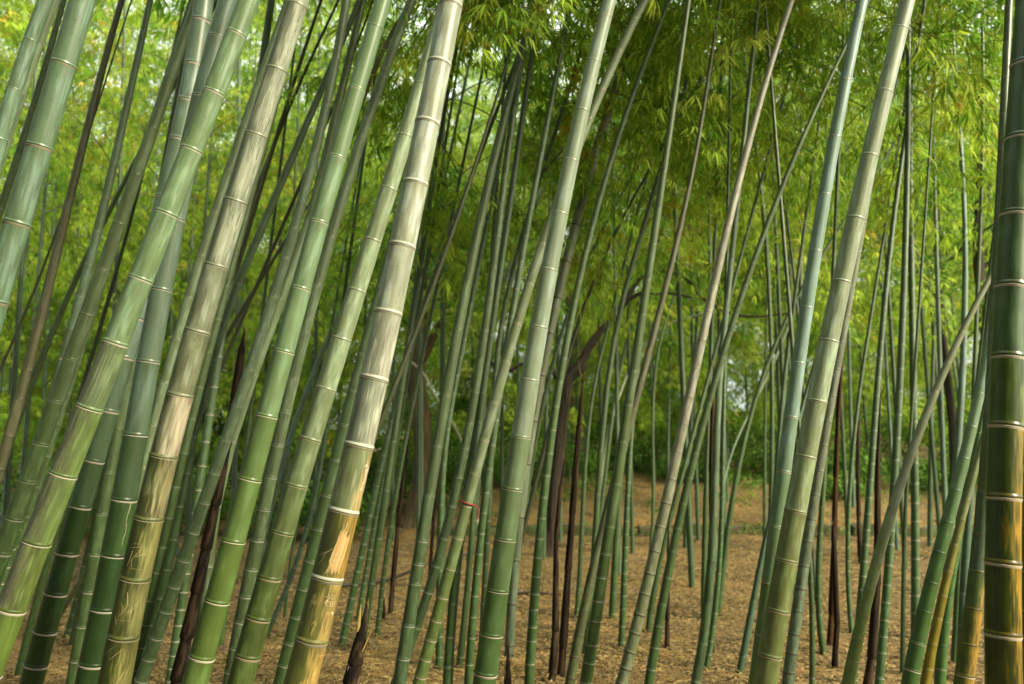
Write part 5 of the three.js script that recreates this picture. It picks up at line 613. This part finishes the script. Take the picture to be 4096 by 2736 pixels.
{
  const bark = barkMat(101, 0x5e4a30, 0x4c442c), z = -14.6, r = rng(102);
  const t = thing('stout_tree', 'stout tree with peeling light brown trunk right of the carved culm', 'tree');
  mesh('trunk', limb([[-1.74, -0.1, z, 0.26], [-1.68, 0.3, z, 0.17], [-1.59, 0.83, z, 0.148], [-1.58, 1.6, z, 0.152], [-1.66, 2.37, z, 0.168], [-1.68, 3.04, z, 0.145], [-1.62, 4.03, z, 0.11], [-1.55, 5.2, z, 0.06], [-1.5, 6, z, 0.02]], 11), bark, t);
  mesh('limb', limb([[-1.66, 2.9, z, 0.09], [-1.3, 3.6, z + 0.1, 0.06], [-0.9, 4.3, z + 0.2, 0.035], [-0.6, 4.9, z + 0.2, 0.015]], 7), bark, t);
  mesh('limb', limb([[-1.62, 3.6, z, 0.07], [-2.1, 4.2, z + 0.1, 0.05], [-2.6, 4.6, z + 0.2, 0.02]], 7), bark, t);
  leafy('crown', [...ball(r, 90, -1.4, 4.7, z + 0.3, 1.5, 0.95, 1, 1), ...ball(r, 50, -0.9, 5.6, z, 1.3, 0.8, 1, 1)], t, TREELEAF, 104);
}
for (const [name, label, x, z, R, H, s] of [
  ['dark_tree', 'dark slim tree trunk behind the yellow-green leaning culms', 6.86, -13, 0.075, 6, 111],
  ['dark_tree', 'dark mossy tree trunk just left of the thick right edge culm', 6.38, -11, 0.08, 8, 121],
  ['dark_tree', 'pale grey-brown tree trunk far behind the crooked tree', 1.55, -20, 0.17, 9, 131],
]) {
  const t = thing(name, label, 'tree'), r = rng(s), bark = s === 131 ? barkMat(s, 0x8a7c58, 0x6a6444) : barkMat(s, 0x2e2418, 0x2b2c18), y0 = ground(x, z) - 0.1;
  mesh('trunk', limb([[x, y0, z, R * 1.5], [x + 0.02, y0 + 0.4, z, R * 1.05], [x + 0.05, y0 + 2, z, R * 0.95], [x - 0.05, y0 + 4, z, R * 0.8], [x + 0.1, y0 + 6, z, R * 0.5], [x + 0.15, y0 + H, z, R * 0.15]], 9), bark, t);
  for (let k = 0; k < 3; k++) { const a = r() * 6.28, y = y0 + H * (0.5 + k * 0.12); mesh('limb', limb([[x, y, z, R * 0.4], [x + Math.cos(a) * 0.6, y + 0.5, z + Math.sin(a) * 0.6, R * 0.25], [x + Math.cos(a) * 1.2, y + 0.8, z + Math.sin(a) * 1.2, R * 0.08]], 6), bark, t); }
  leafy('crown', ball(r, 60, x, y0 + H * 0.86, z, 1.5, 1.3, 1.5, 1.1), t, TREELEAF, s + 3);
}
{ // low plants on the bank, thicker towards its top
  const r = rng(401), spots = [];
  for (let i = 0; i < 2600; i++) { const z = KERB - 0.1 - r() * 7, x = lerp(-2, 12, r()), back = KERB - z; if (r() > 0.12 + smooth(1.2, 4, back) * 0.7 || vnoise(x * 1.3, z * 1.3 + 4) < 0.42) continue; spots.push([x, ground(x, z) + 0.05, z, 0.3 + r() * 0.35 + back * 0.03]); }
  for (let i = 0; i < 120; i++) { const x = lerp(-0.8, 10, r()); if (vnoise(x * 2, 3) > 0.4) spots.push([x, 0.12 + r() * 0.06, KERB + (r() - 0.5) * 0.25, 0.22 + r() * 0.15]); }
  const g = new THREE.Group(); g.name = 'undergrowth'; g.userData = { kind: 'stuff', label: 'low green plants growing over the bank behind the kerb', category: 'undergrowth' }; scene.add(g);
  leafy('leaves', spots, g, TREELEAF, 402);
}
// undergrowth shrubs behind the floor
const SHRUB = [[0.1, 0.22, 0.03], [0.075, 0.18, 0.028], [0.125, 0.24, 0.032]];
const shrubs = [
  [-2.9, -13.6, 0.9, 0.85, 0, 'bright green bush on the floor edge left of the carved culm'], [-4.1, -14, 1.1, 0.9, 0, 'bright green bush behind the bright green culm'],
  [-1.5, -15.8, 1.0, 1.5, 0, 'leafy bush right of the stout tree trunk foot'], [-5.8, -14.2, 1.3, 1.3, 1, 'dark leafy bush behind the scratched culm'], [-7.6, -14, 1.4, 1.4, 1, 'dark leafy bush behind the diagonal left culms'],
  [-9.4, -14.5, 1.4, 1.6, 1, 'dark leafy bush at the far left behind the floor'], [-3.2, -16.5, 1.5, 1.8, 0, 'tall pale bush behind the carved culm'], [0.4, -17, 1.2, 1.2, 1, 'dark bush behind the pale smooth culm'],
  [2.6, -20.5, 1.7, 1.6, 1, 'grey-green bush at the top of the litter bank'], [5, -19.5, 1.4, 1.1, 1, 'low dark bush on the litter bank right of the beige culm'], [6.2, -16.2, 0.8, 0.45, 1, 'small ferny bush on the litter bank near the kerb'],
  [7.8, -18.5, 1.5, 1.4, 1, 'dark bush on the bank behind the slanting lime culm'], [10, -18, 1.5, 1.6, 1, 'dark bush on the bank behind the right edge culm'], [4.1, -24, 2, 2.2, 0, 'tall bush high on the slope behind the beige culm'], [-0.6, -22, 2, 2.4, 0, 'tall bush far behind the red-tied culm'],
  [1.2, -18.3, 1.2, 0.8, 1, 'low dark bush on the bank left of the beige culm'], [3.9, -17.6, 0.9, 0.6, 0, 'small pale bush on the bank right of the beige culm'], [5.6, -18.2, 1.1, 1.3, 1, 'dark upright bush on the bank behind the turquoise culm'],
  [6.9, -17.2, 0.9, 0.9, 0, 'mid-green bush on the bank behind the pale green culm'], [9, -16.6, 1.1, 1.1, 1, 'dark bush near the kerb behind the fresh green leaning culm'], [2.9, -18.6, 0.8, 0.7, 1, 'little dark bush on the bank behind the five-culm cluster'],
  [-6.5, -18, 2, 2.4, 0, 'tall pale bush far behind the left culms'], [8.6, -24, 2.2, 2.4, 0, 'tall bush far behind the slanting lime culm'],
];
shrubs.forEach(([x, z, w, h, dark, label], i) => {
  const t = thing('shrub', label, 'shrub', 'undergrowth shrubs behind the floor'), r = rng(200 + i), y = ground(x, z); t.position.set(x, y, z);
  for (let k = 0; k < 5; k++) { const a = r() * 6.28; mesh('stem', limb([[0, -0.05, 0, 0.02], [Math.cos(a) * w * 0.25, h * 0.4, Math.sin(a) * w * 0.25, 0.014], [Math.cos(a) * w * 0.5, h * 0.8, Math.sin(a) * w * 0.5, 0.005]], 5), branchMat, t); }
  leafy('leaves', ball(r, Math.round(34 * w * h) + 14, 0, h * 0.52, 0, w * 0.8, h * 0.5, w * 0.6, 0.85), t, dark ? TREELEAF : SHRUB, 220 + i);
});

// ---------------------------------------------------------------- shoots, cord, sticks
function shoot(label, x, z, H, R, leanx, seed, tipColour) {
  const t = thing('bamboo_shoot', label, 'bamboo shoot', 'bamboo shoots on the floor'), r = rng(seed), y = ground(x, z); t.position.set(x, y - 0.04, z);
  const n = Math.max(4, Math.round(H / 0.075));
  for (let i = 0; i < n; i++) { // overlapping sheaths
    const a = i / n, o = mesh('sheath', i === n - 1 ? tipGeo : sheathGeo[i % 2], SHEATHS.sheath[i % 3], t), w = R * (1 - 0.55 * Math.pow(a, 2));
    o.position.set(leanx * a * H, a * H, 0); o.rotation.set(0, r() * 6, -Math.atan(leanx), 'ZYX'); o.scale.set(w, H / n * (i === n - 1 ? 2.2 : 1.3), w);
    if (i > 1 && i < n) { const b = mesh('sheath_blade', tipGeo, plainMat(i > n - 3 ? tipColour : [0x8d8088, 0x6e5f50][i % 2], 0.6), t), s = (i % 2 ? 1 : -1) * 0.12; b.position.set(leanx * (a + 0.7 / n) * H + w * (i % 2 ? 0.75 : -0.55), (a + 0.75 / n) * H, w * 0.5); b.rotation.set(0.1, r() * 2, -s - Math.atan(leanx), 'ZYX'); b.scale.set(w * 0.3, H / n * (i > n - 3 ? 1.5 : 0.9), w * 0.12); }
  }
  for (let k = 0; k < 3; k++) { const b = mesh('sheath_blade', tipGeo, plainMat(tipColour, 0.6), t); b.position.set(leanx * H * 0.97 + (k - 1) * R * 0.15, H * 0.95, 0); b.rotation.z = -Math.atan(leanx) + (k - 1) * 0.08; b.scale.set(R * 0.14, 0.12 + k * 0.02, R * 0.06); }
}
shoot('tall brown and purple bamboo shoot with yellow tip beside the carved culm', -0.80, -3.6, 0.86, 0.046, 0.2, 301, 0xb09a45);
shoot('small dark bamboo shoot at the foot of the pale smooth culm', -0.03, -5.0, 0.33, 0.024, 0.02, 302, 0x4a3a22);
shoot('tiny pale-tipped shoot among the thin culms right of the carved culm', -1.17, -7.75, 0.2, 0.02, 0.02, 303, 0xd9b878);

{ // red cord round the pale leaning culm
  const t = thing('red_cord', 'red cord tied round the pale leaning culm, its end hanging down', 'cord'), m = new THREE.MeshStandardMaterial({ color: 0x7c0d20, roughness: 0.7 });
  t.position.set(-0.241, 1.264, -4.512);
  const R = 0.0335, pts = []; for (let i = 0; i <= 24; i++) { const a = i / 24 * 6.2832; pts.push(V(Math.cos(a) * R * 1.08, -Math.cos(a) * 0.012, Math.sin(a) * R * 1.08)); }
  mesh('loop', new THREE.TubeGeometry(new THREE.CatmullRomCurve3(pts, true), 32, 0.0036, 6, true), m, t);
  mesh('loose_end', new THREE.TubeGeometry(new THREE.CatmullRomCurve3([V(R, -0.012, 0.01), V(R + 0.02, -0.02, 0.012), V(R + 0.03, -0.05, 0.012), V(R + 0.022, -0.085, 0.01)]), 16, 0.0036, 6), m, t);
}
function stick(label, pts, R, hex) { const t = thing('fallen_culm', label, 'bamboo'); mesh('stick', limb(pts.map((p, i) => [...p, R * (1 - 0.4 * i / pts.length)]), 8), plainMat(hex, 0.6), t); }
stick('pale broken culm leaning high beside the stout tree trunk', [[-1.75, 2.95, -13.9], [-1.5, 2.72, -13.9], [-1.33, 2.4, -13.9], [-1.0, 1.9, -13.9], [-0.7, 1.2, -13.9], [-0.55, 0.2, -13.8]], 0.022, 0xc9c4a4);
stick('pale arched culm bowing left of the leaning beige culm', [[1.3, -0.1, -12.4], [1.35, 1.2, -12.4], [1.62, 2.3, -12.4], [1.95, 2.95, -12.4], [2.4, 3.35, -12.4], [2.9, 3.5, -12.4]], 0.028, 0xa9b893);
stick('pale thin culm bowing toward the five-culm cluster', [[4.15, 3.5, -12], [3.9, 2.9, -12], [3.55, 2.2, -12], [3.2, 1.5, -12], [3.0, 0.8, -12], [2.95, -0.1, -12]], 0.018, 0xa5b89c);
stick('dark fallen stem lying across the litter right of the carved culm', [[-1.9, 0.03, -9.2], [-1.4, 0.06, -9.4], [-0.9, 0.22, -9.6], [-0.4, 0.32, -9.8]], 0.02, 0x3a3222);
stick('short dark fallen stem on the litter left of the black sheathed pair', [[-0.25, 0.03, -8.6], [0.1, 0.05, -8.7], [0.5, 0.03, -8.7]], 0.018, 0x3a3222);

renderer.render(scene, camera);
